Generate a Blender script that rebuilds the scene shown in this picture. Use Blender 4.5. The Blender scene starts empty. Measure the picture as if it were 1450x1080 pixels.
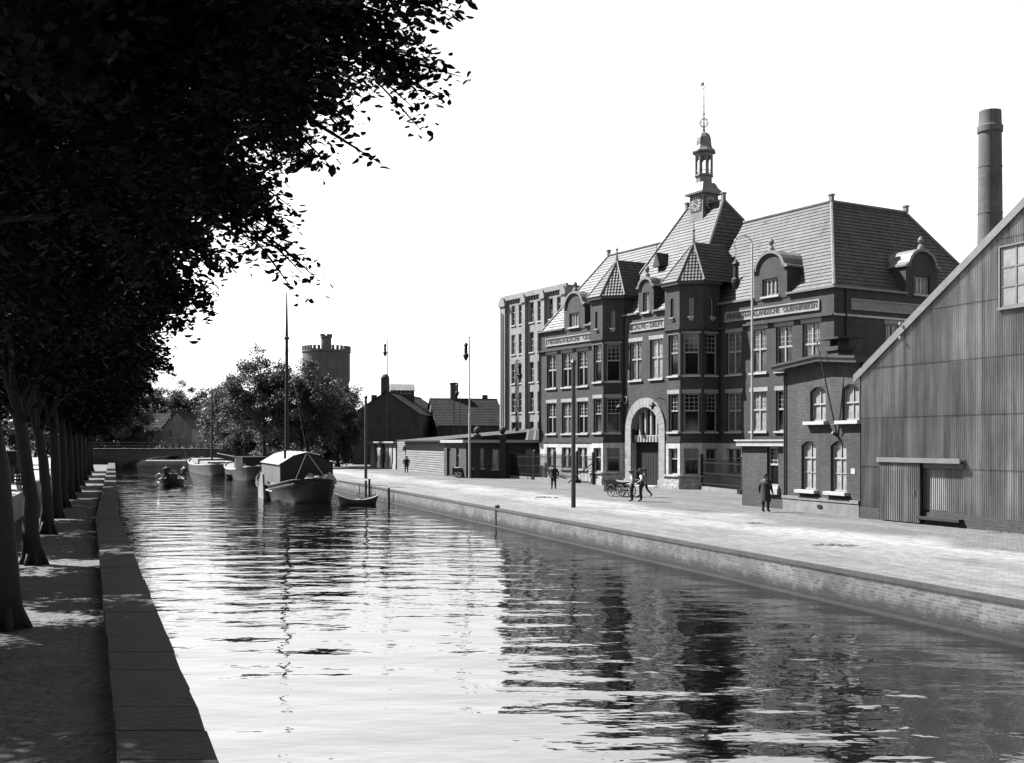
import bpy, bmesh, math, random
import numpy as np
from mathutils import Vector, Matrix
R = math.radians
sc = bpy.context.scene
col = sc.collection

# ---------------------------------------------------------------- camera
CAM_Z = 4.35            # above the water
G = 0.95                # quay level above the water
cd = bpy.data.cameras.new('camera'); cam = bpy.data.objects.new('camera', cd); col.objects.link(cam)
cam.location = (0, 0, CAM_Z); cam.rotation_euler = (R(90), 0, 0)
cd.sensor_width = 36; cd.lens = 36 * 1600 / 1450; cd.shift_y = 86 / 1450
cd.clip_start = 0.1; cd.clip_end = 6000
sc.camera = cam

# ---------------------------------------------------------------- light
SUN_AZ, SUN_EL = 66, 47      # degrees left of the view direction, height
w = bpy.data.worlds.new('World'); sc.world = w; w.use_nodes = True
nt = w.node_tree; nt.nodes.clear()
sky = nt.nodes.new('ShaderNodeTexSky'); sky.sky_type = 'NISHITA'; sky.sun_disc = False
sky.sun_elevation = R(SUN_EL); sky.sun_rotation = R(-SUN_AZ)
sky.air_density = 1.0; sky.dust_density = 0.0; sky.ozone_density = 1.0
bw = nt.nodes.new('ShaderNodeSeparateColor')
bg = nt.nodes.new('ShaderNodeBackground'); bg.inputs[1].default_value = 0.05
wo = nt.nodes.new('ShaderNodeOutputWorld')
# a blue sensitive plate: the sky's blue channel alone
nt.links.new(sky.outputs[0], bw.inputs[0]); nt.links.new(bw.outputs[2], bg.inputs[0]); nt.links.new(bg.outputs[0], wo.inputs[0])
sd = bpy.data.lights.new('sun', 'SUN'); sd.energy = 5.0; sd.angle = R(0.5); sd.color = (1, 1, 1)
so = bpy.data.objects.new('sun', sd); col.objects.link(so)
sv = Vector((-math.sin(R(SUN_AZ)) * math.cos(R(SUN_EL)), math.cos(R(SUN_AZ)) * math.cos(R(SUN_EL)), math.sin(R(SUN_EL))))
so.rotation_euler = sv.to_track_quat('Z', 'Y').to_euler()
sc.view_settings.view_transform = 'Standard'; sc.view_settings.look = 'None'
sc.view_settings.exposure = 2.4; sc.view_settings.gamma = 1
sc.cycles.max_bounces = 6; sc.cycles.diffuse_bounces = 2; sc.cycles.glossy_bounces = 3

# ---------------------------------------------------------------- materials (a black and white photograph: every base colour is a grey)
def nodes_of(name):
    m = bpy.data.materials.new(name); m.use_nodes = True
    t = m.node_tree; p = t.nodes['Principled BSDF']
    return m, t, p, t.nodes.new, t.links.new

def ramp(N, L, src, lo, hi, a=0.3, b=0.7):
    r = N('ShaderNodeMapRange'); r.inputs[1].default_value = a; r.inputs[2].default_value = b
    r.inputs[3].default_value = lo; r.inputs[4].default_value = hi
    L(src, r.inputs[0]); return r.outputs[0]

def mul(N, L, a, b):
    m = N('ShaderNodeMath'); m.operation = 'MULTIPLY'; L(a, m.inputs[0])
    if isinstance(b, (int, float)): m.inputs[1].default_value = b
    else: L(b, m.inputs[1])
    return m.outputs[0]

def noise(N, L, scale, detail=4, rough=.6, coord='Object', stretch=None, rot=0):
    c = N('ShaderNodeTexCoord'); n = N('ShaderNodeTexNoise')
    n.inputs['Scale'].default_value = scale; n.inputs['Detail'].default_value = detail; n.inputs['Roughness'].default_value = rough
    if stretch:
        mp = N('ShaderNodeMapping'); mp.inputs['Scale'].default_value = stretch; mp.inputs['Rotation'].default_value = (0, 0, rot)
        L(c.outputs[coord], mp.inputs[0]); L(mp.outputs[0], n.inputs['Vector'])
    else: L(c.outputs[coord], n.inputs['Vector'])
    return n.outputs[0]

def bump(N, L, p, h, dist, strength=1):
    b = N('ShaderNodeBump'); b.inputs['Strength'].default_value = strength; b.inputs['Distance'].default_value = dist
    L(h, b.inputs['Height']); L(b.outputs[0], p.inputs['Normal'])

PLATE = .52             # the plate is slow in red and yellow: every reflectance is scaled by this
def M(name, c, rough=.8, var=.3, scale=1.5, stretch=None, bmp=0, bscale=12, spec=.3, metal=0, coord='Object', fine=.15):
    c *= PLATE
    m, t, p, N, L = nodes_of(name)
    a = ramp(N, L, noise(N, L, scale, 5, .6, coord, stretch), c * (1 - var), c * (1 + var))
    b = ramp(N, L, noise(N, L, scale * 9, 3, .6, coord, stretch), 1 - fine, 1 + fine)
    L(mul(N, L, a, b), p.inputs['Base Color'])
    p.inputs['Roughness'].default_value = rough; p.inputs['Specular IOR Level'].default_value = spec; p.inputs['Metallic'].default_value = metal
    if bmp: bump(N, L, p, noise(N, L, bscale, 4, .6, coord, stretch), bmp)
    return m

def brick(name, c, var=.25, mortar=1.7, bw_=.22, bh=.07, off=.5, msize=.012, stain=.3, bmp=.004, rough=.85):
    c *= PLATE
    m, t, p, N, L = nodes_of(name)
    tc = N('ShaderNodeTexCoord'); b = N('ShaderNodeTexBrick')
    L(tc.outputs['UV'], b.inputs['Vector'])
    b.inputs['Scale'].default_value = 1; b.inputs['Brick Width'].default_value = bw_; b.inputs['Row Height'].default_value = bh
    b.inputs['Mortar Size'].default_value = msize; b.offset = off
    g = lambda v: (v, v, v, 1)
    b.inputs['Color1'].default_value = g(c * (1 - var)); b.inputs['Color2'].default_value = g(c * (1 + var)); b.inputs['Mortar'].default_value = g(c * mortar)
    s = ramp(N, L, noise(N, L, .45, 6, .65), 1 - stain, 1 + stain)
    s2 = ramp(N, L, noise(N, L, 5, 3, .6), .85, 1.15)
    s3 = ramp(N, L, noise(N, L, 1.3, 5, .65, stretch=(1, 1, .12)), .78, 1.18)
    x = mul(N, L, mul(N, L, s, s2), s3)
    mm = N('ShaderNodeMix'); mm.data_type = 'RGBA'; mm.blend_type = 'MULTIPLY'; mm.inputs[0].default_value = 1
    L(b.outputs[0], mm.inputs[6]); L(x, mm.inputs[7]); L(mm.outputs[2], p.inputs['Base Color'])
    p.inputs['Roughness'].default_value = rough; p.inputs['Specular IOR Level'].default_value = .25
    if bmp:
        inv = N('ShaderNodeMath'); inv.operation = 'SUBTRACT'; inv.inputs[0].default_value = 1; L(b.outputs['Fac'], inv.inputs[1])
        bump(N, L, p, inv.outputs[0], bmp)
    return m

def tile_mat(name, c, pitch=.24, rough=.45, spec=.4):
    c *= PLATE
    m, t, p, N, L = nodes_of(name)
    tc = N('ShaderNodeTexCoord'); sx = N('ShaderNodeSeparateXYZ'); L(tc.outputs['UV'], sx.inputs[0])
    a = mul(N, L, sx.outputs[0], 2 * math.pi / pitch)
    s = N('ShaderNodeMath'); s.operation = 'SINE'; L(a, s.inputs[0])
    bump(N, L, p, s.outputs[0], .012)
    x = mul(N, L, ramp(N, L, noise(N, L, .5, 5), c * .72, c * 1.28), ramp(N, L, noise(N, L, 4.5, 2), .75, 1.25))
    b = N('ShaderNodeTexBrick'); L(tc.outputs['UV'], b.inputs['Vector']); b.inputs['Scale'].default_value = 1; b.inputs['Brick Width'].default_value = pitch; b.inputs['Row Height'].default_value = .32; b.inputs['Mortar Size'].default_value = 0; b.offset = 0
    b.inputs['Color1'].default_value = (.7, .7, .7, 1); b.inputs['Color2'].default_value = (1.3, 1.3, 1.3, 1); x = mul(N, L, x, b.outputs[0])
    rr = ramp(N, L, noise(N, L, 1.1, 5, .7), rough - .08, rough + .2); L(rr, p.inputs['Roughness'])
    L(x, p.inputs['Base Color']); p.inputs['Specular IOR Level'].default_value = spec
    return m

MAT = {}
MAT['brick'] = brick('brick_dark', .026, var=.5, mortar=2.1)
MAT['brick_house'] = brick('brick_house', .029, var=.5, mortar=2.1)
MAT['brick_old'] = brick('brick_old', .028)
MAT['brick_mid'] = brick('brick_tower', .07)
MAT['concrete'] = brick('pale_brick', .165, stain=.15)
MAT['quay_brick'] = brick('quay_brick', .06, bw_=.24, bh=.08, stain=.5, mortar=1.5, var=.4)
MAT['stone'] = M('pale_stone', .25, var=.2, scale=.9, bmp=.004)
MAT['ashlar'] = brick('ashlar_stone', .42, bw_=.9, bh=.48, mortar=.6, msize=.012, var=.12, stain=.2)
MAT['rough_stone'] = M('rough_stone', .3, var=.35, scale=2.2, bmp=.12, bscale=3.5)
MAT['sill'] = M('sill_stone', .34, var=.12, scale=2)
MAT['white_paint'] = M('white_paint', .28, rough=.5, var=.1, scale=3)
MAT['grey_paint'] = M('grey_paint', .3, rough=.5, var=.15, scale=3)
MAT['dark_paint'] = M('dark_paint', .03, rough=.5, var=.2, scale=3)
MAT['iron'] = M('black_iron', .012, rough=.6, var=.3, scale=4, spec=.15)
MAT['galv'] = M('galvanised_pole', .42, rough=.5, var=.15, scale=2)
MAT['tile'] = tile_mat('roof_tile', .045, rough=.45, spec=.24)
MAT['tile_dark'] = tile_mat('roof_tile_dark', .018, rough=.8, spec=.08)
MAT['lead'] = M('lead_sheet', .11, rough=.45, var=.2, scale=2)
MAT['ridge'] = M('ridge_tile', .13, rough=.6)
MAT['wood_dark'] = M('tarred_wood', .014, var=.3, scale=3, bmp=.003)
MAT['plank'] = M('weathered_plank', .14, var=.35, scale=1.2, stretch=(.25, .25, 5), fine=.2)
MAT['glass'] = M('window_glass', .012, rough=.06, var=.3, scale=.7, spec=.5, fine=0)
MAT['glass_curtain'] = M('curtained_glass', .1, rough=.08, var=.5, scale=1.1, spec=.5, fine=.1)
MAT['glass_white'] = M('white_curtained_glass', .26, rough=.1, var=.45, scale=1.6, spec=.5, fine=.1)
MAT['leeboard'] = M('worn_leeboard', .1, var=.35, scale=2)
MAT['canvas'] = M('grey_canvas', .075, var=.2, scale=2, stretch=(3, 3, .5), bmp=.01, bscale=5)
MAT['canvas_white'] = M('white_canvas', .2, var=.12, scale=1.2, bmp=.01, bscale=3)
MAT['hull_dark'] = M('tarred_hull', .012, rough=.55, var=.35, scale=1.5, spec=.12)
MAT['hull_grey'] = M('grey_hull', .02, spec=.12, rough=.6, var=.3, scale=1, stretch=(.4, .4, 3))
MAT['deck'] = M('scrubbed_deck', .17, var=.2, scale=2)
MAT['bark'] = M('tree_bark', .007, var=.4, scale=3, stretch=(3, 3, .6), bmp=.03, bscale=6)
MAT['cloth_dark'] = M('dark_cloth', .014, var=.3, scale=6)
MAT['cloth_grey'] = M('grey_cloth', .05, var=.3, scale=6)
MAT['shirt'] = M('light_shirt', .45, var=.15, scale=6)
MAT['skin'] = M('skin', .3, rough=.6, var=.1, scale=8)
MAT['heap'] = M('dark_soil', .05, var=.4, scale=6, bmp=.03)
MAT['asphalt'] = M('street_earth', .24, var=.25, scale=.4, bmp=.01)

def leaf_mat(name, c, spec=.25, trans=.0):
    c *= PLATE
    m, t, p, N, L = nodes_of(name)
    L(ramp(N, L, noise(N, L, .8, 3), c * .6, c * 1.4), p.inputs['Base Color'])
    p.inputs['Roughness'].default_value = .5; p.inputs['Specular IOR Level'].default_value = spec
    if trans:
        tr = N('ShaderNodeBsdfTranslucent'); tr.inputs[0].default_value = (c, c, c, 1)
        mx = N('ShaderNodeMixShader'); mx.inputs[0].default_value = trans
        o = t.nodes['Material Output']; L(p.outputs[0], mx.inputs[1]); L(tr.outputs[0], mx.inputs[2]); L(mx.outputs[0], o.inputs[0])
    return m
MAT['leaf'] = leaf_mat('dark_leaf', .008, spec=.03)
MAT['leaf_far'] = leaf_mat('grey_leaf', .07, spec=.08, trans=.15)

def corr_mat():
    m, t, p, N, L = nodes_of('corrugated_iron')
    tc = N('ShaderNodeTexCoord'); mp = N('ShaderNodeMapping'); mp.inputs['Scale'].default_value = (1, 1, .06); L(tc.outputs['Object'], mp.inputs[0])
    n = N('ShaderNodeTexNoise'); n.inputs['Scale'].default_value = 2.6; n.inputs['Detail'].default_value = 6; n.inputs['Roughness'].default_value = .7; L(mp.outputs[0], n.inputs['Vector'])
    b = N('ShaderNodeTexBrick'); L(tc.outputs['UV'], b.inputs['Vector']); b.inputs['Scale'].default_value = 1
    b.inputs['Brick Width'].default_value = .72; b.inputs['Row Height'].default_value = 2.2; b.inputs['Mortar Size'].default_value = 0; b.offset = 0
    b.inputs['Color1'].default_value = (.72, .72, .72, 1); b.inputs['Color2'].default_value = (1.25, 1.25, 1.25, 1)
    x = mul(N, L, ramp(N, L, n.outputs[0], .035, .165), b.outputs[0])
    x = mul(N, L, x, ramp(N, L, noise(N, L, .35, 4), .75, 1.25))
    L(x, p.inputs['Base Color']); p.inputs['Roughness'].default_value = .6; p.inputs['Metallic'].default_value = .1; p.inputs['Specular IOR Level'].default_value = .35
    return m
MAT['corrugated'] = corr_mat()

def water_mat():
    m, t, p, N, L = nodes_of('canal_water')
    p.inputs['Base Color'].default_value = (.0015, .0015, .0015, 1); p.inputs['Roughness'].default_value = .02; p.inputs['IOR'].default_value = 5.6
    a = noise(N, L, .6, 1.5, .4, stretch=(.7, 1.3, 1), rot=R(12))
    b = noise(N, L, 2.2, 2, .5, stretch=(.7, 1.3, 1), rot=R(-8))
    h = N('ShaderNodeMath'); h.operation = 'MULTIPLY_ADD'; L(b, h.inputs[0]); h.inputs[1].default_value = .2; L(a, h.inputs[2])
    calm = ramp(N, L, noise(N, L, .07, 3, .5, stretch=(1, .6, 1)), .5, 1.25, .35, .65)
    bump(N, L, p, mul(N, L, h.outputs[0], calm), .092)
    return m
MAT['water'] = water_mat()

def quay_mat():
    # setts laid across the quay, with a worn strip of pale dust running along it (object coordinates: x across, y along)
    m, t, p, N, L = nodes_of('quay_setts')
    tc = N('ShaderNodeTexCoord'); b = N('ShaderNodeTexBrick'); L(tc.outputs['Object'], b.inputs['Vector'])
    b.inputs['Scale'].default_value = 1; b.inputs['Brick Width'].default_value = .2; b.inputs['Row Height'].default_value = .11; b.inputs['Mortar Size'].default_value = .012
    for k, v in (('Color1', .05), ('Color2', .073), ('Mortar', .033)): b.inputs[k].default_value = (v, v, v, 1)
    st = ramp(N, L, noise(N, L, .5, 6, .65, stretch=(1, .22, 1)), .66, 1.22)
    st2 = ramp(N, L, noise(N, L, 3.5, 4, .7, stretch=(1, .5, 1)), .68, 1.3)
    sx = N('ShaderNodeSeparateXYZ'); L(tc.outputs['Object'], sx.inputs[0])
    wob = ramp(N, L, noise(N, L, .12, 5, .6), -2.2, 2.2)
    ad = N('ShaderNodeMath'); ad.operation = 'ADD'; L(sx.outputs[0], ad.inputs[0]); L(wob, ad.inputs[1])
    cr = N('ShaderNodeValToRGB'); L(ramp(N, L, ad.outputs[0], 0, 1, 0, 16), cr.inputs[0])
    e = cr.color_ramp.elements; e[0].position = 0; e[0].color = (.35,) * 3 + (1,); e[1].position = 1; e[1].color = (.1,) * 3 + (1,)
    for pos, v in ((.24, .5), (.31, .95), (.45, .95), (.55, .12)):
        q = cr.color_ramp.elements.new(pos); q.color = (v, v, v, 1)
    mx = N('ShaderNodeMix'); mx.data_type = 'RGBA'; L(mul(N, L, cr.outputs[0], ramp(N, L, noise(N, L, 3.2, 6, .75, stretch=(1, .3, 1)),   .5, 1.1, .32, .62)), mx.inputs[0]); L(b.outputs[0], mx.inputs[6]); mx.inputs[7].default_value = (.14, .14, .14, 1)
    m2 = N('ShaderNodeMix'); m2.data_type = 'RGBA'; m2.blend_type = 'MULTIPLY'; m2.inputs[0].default_value = 1
    L(mx.outputs[2], m2.inputs[6]); ruts = ramp(N, L, noise(N, L, 1, 4, .6, stretch=(2.6, .05, 1)), .78, 1.1)
    L(mul(N, L, mul(N, L, st, st2), ruts), m2.inputs[7]); L(m2.outputs[2], p.inputs['Base Color'])
    p.inputs['Roughness'].default_value = .9; p.inputs['Specular IOR Level'].default_value = .2
    bump(N, L, p, noise(N, L, 6, 4, .7), .03)
    return m
MAT['quay'] = quay_mat()
def tide_mark(m):
    # the wet, weedy foot of the quay wall: a ragged dark band just above the water line
    t = m.node_tree; p = t.nodes['Principled BSDF']; N, L = t.nodes.new, t.links.new; src = p.inputs['Base Color'].links[0].from_socket
    tc = N('ShaderNodeTexCoord'); sx = N('ShaderNodeSeparateXYZ'); L(tc.outputs['Object'], sx.inputs[0])
    ad = N('ShaderNodeMath'); ad.operation = 'ADD'; L(sx.outputs[2], ad.inputs[0]); L(ramp(N, L, noise(N, L, 1.2, 5, .7), -.2, .2), ad.inputs[1])
    mm = N('ShaderNodeMix'); mm.data_type = 'RGBA'; mm.blend_type = 'MULTIPLY'; mm.inputs[0].default_value = 1
    L(src, mm.inputs[6]); L(ramp(N, L, ad.outputs[0], .22, 1.1, .22, .5), mm.inputs[7]); L(mm.outputs[2], p.inputs['Base Color'])
tide_mark(MAT['quay_brick'])
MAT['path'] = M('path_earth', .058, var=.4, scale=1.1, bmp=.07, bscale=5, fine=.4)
MAT['arch_stone'] = M('arch_stone', .24, var=.25, scale=1.3, bmp=.006)
MAT['dull_stone'] = M('dull_stone', .15, var=.25, scale=1.2, bmp=.004)
MAT['coping'] = M('canal_coping', .021, var=.5, scale=1.7, bmp=.03, bscale=7, fine=.35)
MAT['zinc'] = M('weathered_zinc', .13, rough=.5, var=.2, scale=1.5)
MAT['litter'] = M('dry_leaves', .09, var=.6, scale=3)
MAT['ground'] = M('bare_ground', .1, var=.3, scale=.1)

# ---------------------------------------------------------------- mesh builder
class MB:
    def __init__(s): s.v = []; s.f = []; s.mi = []; s.mx = Matrix.Identity(4); s.m = 0
    def add(s, vs, fs):
        k = len(s.v); s.v += [tuple(s.mx @ Vector(p)) for p in vs]; s.f += [tuple(i + k for i in f) for f in fs]; s.mi += [s.m] * len(fs); return s
    def box(s, x0, x1, y0, y1, z0, z1):
        v = [(x0, y0, z0), (x1, y0, z0), (x1, y1, z0), (x0, y1, z0), (x0, y0, z1), (x1, y0, z1), (x1, y1, z1), (x0, y1, z1)]
        return s.add(v, [(3, 2, 1, 0), (4, 5, 6, 7), (0, 1, 5, 4), (1, 2, 6, 5), (2, 3, 7, 6), (3, 0, 4, 7)])
    def quad(s, *p): return s.add(p, [tuple(range(len(p)))])
    def prism(s, pts, z0, z1):           # pts: ccw (x, y)
        n = len(pts); v = [(x, y, z0) for x, y in pts] + [(x, y, z1) for x, y in pts]
        return s.add(v, [tuple(range(n - 1, -1, -1)), tuple(range(n, 2 * n))] + [(i, (i + 1) % n, n + (i + 1) % n, n + i) for i in range(n)])
    def prism_y(s, pts, y0, y1):         # pts: (x, z) ccw seen from -y
        n = len(pts); v = [(x, y0, z) for x, z in pts] + [(x, y1, z) for x, z in pts]
        return s.add(v, [tuple(range(n)), tuple(range(2 * n - 1, n - 1, -1))] + [((i + 1) % n, i, n + i, n + (i + 1) % n) for i in range(n)])
    def tube(s, pts, rad, seg=8, cap=True):
        pts = [Vector(p) for p in pts]; n = len(pts)
        if not isinstance(rad, (list, tuple)): rad = [rad] * n
        vs = []; fs = []
        for i, p in enumerate(pts):
            d = (pts[min(i + 1, n - 1)] - pts[max(i - 1, 0)]).normalized()
            a = d.orthogonal().normalized() if abs(d.z) < .99 else Vector((1, 0, 0)); a = (a - d * a.dot(d)).normalized(); b = d.cross(a)
            for k in range(seg):
                t = 2 * math.pi * k / seg; vs.append(p + (a * math.cos(t) + b * math.sin(t)) * rad[i])
        for i in range(n - 1):
            for k in range(seg): fs.append((i * seg + k, i * seg + (k + 1) % seg, (i + 1) * seg + (k + 1) % seg, (i + 1) * seg + k))
        if cap: fs += [tuple(range(seg - 1, -1, -1)), tuple(range((n - 1) * seg, n * seg))]
        return s.add(vs, fs)
    def lathe(s, prof, c=(0, 0), seg=16, rot=0):   # prof: (r, z) bottom to top
        vs = []; fs = []; n = len(prof)
        for r, z in prof:
            for k in range(seg):
                t = 2 * math.pi * (k + rot) / seg; vs.append((c[0] + r * math.cos(t), c[1] + r * math.sin(t), z))
        for i in range(n - 1):
            for k in range(seg): fs.append((i * seg + k, i * seg + (k + 1) % seg, (i + 1) * seg + (k + 1) % seg, (i + 1) * seg + k))
        fs += [tuple(range(seg - 1, -1, -1)), tuple(range((n - 1) * seg, n * seg))]
        return s.add(vs, fs)
    def wall(s, x0, x1, z0, z1, holes=(), y=0, depth=.3):   # a wall facing -y with rectangular openings and their reveals
        xs = sorted({x0, x1} | {h[k] for h in holes for k in (0, 1)}); zs = sorted({z0, z1} | {h[k] for h in holes for k in (2, 3)})
        for a, b in zip(xs, xs[1:]):
            for c, d in zip(zs, zs[1:]):
                mx, mz = (a + b) / 2, (c + d) / 2
                if any(h[0] < mx < h[1] and h[2] < mz < h[3] for h in holes): continue
                if x0 <= mx <= x1 and z0 <= mz <= z1: s.quad((a, y, c), (b, y, c), (b, y, d), (a, y, d))
        for a, b, c, d in holes:
            q = y + depth
            s.quad((a, y, c), (a, y, d), (a, q, d), (a, q, c)); s.quad((b, y, d), (b, y, c), (b, q, c), (b, q, d))
            s.quad((a, y, d), (b, y, d), (b, q, d), (a, q, d)); s.quad((b, y, c), (a, y, c), (a, q, c), (b, q, c))
        return s
    def slope(s, b0, b1, t1, t0, row=.32, lip=.045):   # tiled roof plane: bottom edge b0-b1, top edge t0-t1 (ccw seen from outside)
        b0, b1, t0, t1 = map(Vector, (b0, b1, t0, t1)); nrm = (b1 - b0).cross(((t0 + t1) - (b0 + b1))).normalized()
        n = max(1, int(((t0 + t1) / 2 - (b0 + b1) / 2).length / row))
        for i in range(n):
            u, v = i / n, (i + 1) / n
            p0, p1 = b0.lerp(t0, u), b1.lerp(t1, u); q0, q1 = b0.lerp(t0, v), b1.lerp(t1, v); up = nrm * lip
            s.quad(p0 + up, p1 + up, q1, q0)
            s.quad(p0 - up * .3, p1 - up * .3, p1 + up, p0 + up)
        return s
    def mesh(s, name, mats, smooth=False):
        me = bpy.data.meshes.new(name); me.from_pydata(s.v, [], s.f); me.update()
        for m in (mats if isinstance(mats, (list, tuple)) else [mats]): me.materials.append(MAT[m])
        if any(s.mi): me.polygons.foreach_set('material_index', s.mi)
        uv = me.uv_layers.new(name='UVMap'); n = len(me.loops)
        if n:
            co = np.array(s.v)[np.array([l for f in s.f for l in f])]
            nr = np.repeat(np.array([p.normal for p in me.polygons]), [len(f) for f in s.f], axis=0)
            h = np.stack([-nr[:, 1], nr[:, 0], np.zeros(n)], 1); ln = np.linalg.norm(h, axis=1); flat = ln < .05
            h[flat] = (1, 0, 0); ln[flat] = 1; h /= ln[:, None]
            v = np.cross(nr, h)
            uv.data.foreach_set('uv', np.stack([(co * h).sum(1), (co * v).sum(1)], 1).astype(np.float32).ravel())
        if smooth: me.polygons.foreach_set('use_smooth', [True] * len(me.polygons))
        return me
    def build(s, name, mats, parent=None, loc=(0, 0, 0), rz=0, smooth=False):
        return place(s.mesh(name, mats, smooth), name, parent, loc, rz)

def place(me, name, parent=None, loc=(0, 0, 0), rz=0):
    o = bpy.data.objects.new(name, me); col.objects.link(o); o.parent = parent; o.location = loc; o.rotation_euler = (0, 0, rz); return o
def tag(o, label=None, cat=None, group=None, kind=None):
    for k, v in (('label', label), ('category', cat), ('group', group), ('kind', kind)):
        if v: o[k] = v
    return o
def thing(name, label, cat, loc=(0, 0, 0), rz=0, group=None):
    o = bpy.data.objects.new(name, None); col.objects.link(o); o.location = loc; o.rotation_euler = (0, 0, rz); o.empty_display_size = .1
    return tag(o, label, cat, group)
def px(p, Y): return (p - 725) / 1600 * Y            # where a column of the photograph lies at depth Y
def gx(p, y, h=3.4):                                  # ground point seen at (p, y), h metres below the camera
    Y = 1600 * h / (y - 626); return (px(p, Y), Y)
def lettering(name, body, width, height, mat, parent, loc, rx=R(90), rz=0, depth=.02):
    c = bpy.data.curves.new(name, 'FONT'); c.body = body; c.align_x = 'CENTER'; c.align_y = 'CENTER'; c.extrude = depth; c.size = height / .72; c.offset = .008
    o = bpy.data.objects.new(name, c); col.objects.link(o); bpy.context.view_layer.update()
    me = bpy.data.meshes.new_from_object(o.evaluated_get(bpy.context.evaluated_depsgraph_get())); wd = o.dimensions.x
    bpy.data.objects.remove(o); me.name = name; me.materials.clear(); me.materials.append(MAT[mat])
    q = place(me, name, parent, loc); q.rotation_euler = (rx, 0, rz); q.scale = (width / wd, 1, 1); return q

# ---------------------------------------------------------------- windows (each a part with pane, sill and lintel below it)
WCACHE = {}
def window_meshes(style):
    if style in WCACHE: return WCACHE[style]
    W = dict(cross=(1.55, 3.0), cross_low=(1.55, 2.75), sash=(1.1, 3.0), sash_low=(1.1, 2.75), pair=(1.5, 1.85), single=(1.05, 1.9), dormer=(1.55, 1.2), narrow=(.8, 1.5),
             slit=(.34, 1.35), works=(1.0, 2.5), house=(1.2, 2.35), house_up=(1.25, 1.65), small=(1.0, 1.5), lodge=(1.05, 2.0), big=(2.6, 2.2), porch=(1.0, 1.9))[style]
    wd, h = W; x = wd / 2; f = MB(); y0, y1 = .16, .26; fr = .085
    def v(xc, z0, z1, t=.07, yy=0): f.box(xc - t / 2, xc + t / 2, y0 + yy, y1, z0, z1)
    def hb(zc, x0, x1, t=.07, yy=0): f.box(x0, x1, y0 + yy, y1, zc - t / 2, zc + t / 2)
    v(-x + fr / 2, 0, h, fr); v(x - fr / 2, 0, h, fr); hb(fr / 2, -x + fr, x - fr, fr); hb(h - fr / 2, -x + fr, x - fr, fr)
    b = .035
    if style.startswith('cross'):
        zt = h * .54; v(0, fr, h - fr, .12, -.02); hb(zt, -x + fr, x - fr, .13, -.03)
        for sx in (-1, 1):
            v(sx * x * .5, zt + .05, h - fr, b, .03)
            for k in range(1, 4): hb(zt + (h - zt) * k / 4, min(.06 * sx, sx * (x - fr)), max(.06 * sx, sx * (x - fr)), b, .03)
    elif style.startswith('sash') or style == 'lodge':
        zt = h * .55; hb(zt, -x + fr, x - fr, .1, -.02)
        for k in (-1, 1): v(k * x * .33, zt + .05, h - fr, b, .03)
        for k in range(1, 4): hb(zt + (h - zt) * k / 4, -x + fr, x - fr, b, .03)
    elif style == 'pair':
        v(0, fr, h - fr, .3, -.06); hb(h * .62, -x + fr, x - fr, .06, .01); v(-x * .55, h * .62, h - fr, b, .03); v(x * .55, h * .62, h - fr, b, .03)
    elif style in ('single', 'porch', 'small'): hb(h * .6, -x + fr, x - fr, .08); v(0, h * .6, h - fr, b, .03)
    elif style == 'dormer':
        for k in (-1, 0, 1): v(k * x * .5, fr, h - fr, .09, -.02)
        for k in range(4):
            c = -x * .75 + k * x * .5
            v(c, fr, h - fr, .025, .04); hb(h * .36, c - x * .2, c + x * .2, .025, .04); hb(h * .68, c - x * .2, c + x * .2, .025, .04)
    elif style == 'narrow': v(0, fr, h - fr, b, .02); [hb(h * k / 4, -x + fr, x - fr, b, .02) for k in (1, 2, 3)]
    elif style == 'works': hb(h * .33, -x + fr, x - fr, .06); hb(h * .66, -x + fr, x - fr, .1); v(0, fr, h * .66, .05)
    elif style.startswith('house'):
        v(0, fr, h - fr, .05); hb(h * (.66 if style == 'house' else .5), -x + fr, x - fr, .07, -.02)
        if style == 'house': hb(h * .36, -x + fr, x - fr, .045, .02)
    elif style == 'big':
        for k in range(1, 5): v(-x + wd * k / 5, fr, h - fr, .05)
        for k in (1, 2): hb(h * k / 3, -x + fr, x - fr, .05, .01)
    out = {'window': f.mesh('window', 'white_paint')}
    for mt in ('glass', 'glass_curtain', 'glass_white'):
        p = MB(); p.box(-x + .02, x - .02, y0 + .055, y0 + .075, .02, h - .02); out[mt] = p.mesh('pane', mt)
    if style != 'slit':
        s = MB(); s.box(-x - .12, x + .12, -.12, .2, -.14, -.003); out['sill'] = s.mesh('sill', 'sill')
        l = MB(); l.box(-x - .14, x + .14, -.02, .12, h + .003, h + .3); out['lintel'] = l.mesh('lintel', 'stone')
    else:
        s = MB(); s.add([(-.25, 0, -.02), (.25, 0, -.02), (.25, -.18, -.08), (-.25, -.18, -.08), (-.12, 0, -.32), (.12, 0, -.32)],
                        [(0, 1, 2, 3)[::-1], (2, 1, 5), (0, 3, 4), (3, 2, 5, 4), (0, 4, 5, 1)]); out['sill'] = s.mesh('sill', 'sill')
    WCACHE[style] = (wd, h, out); return WCACHE[style]
wrng = random.Random(4)
def add_window(root, style, x, y, z, rz=0, lintel=True, sill=True, curtain=.25, pane=None):
    wd, h, o = window_meshes(style)
    q = place(o['window'], 'window', root, (x, y, z), rz)
    u = wrng.random(); place(o[pane or ('glass_white' if u < curtain * .3 else 'glass_curtain' if u < curtain else 'glass')], 'pane', q)
    if sill: place(o['sill'], 'sill', q)
    if lintel and 'lintel' in o: place(o['lintel'], 'lintel', q)
    return q
def hole(style, x, z):
    wd, h, _ = window_meshes(style); return (x - wd / 2, x + wd / 2, z, z + h)
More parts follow.
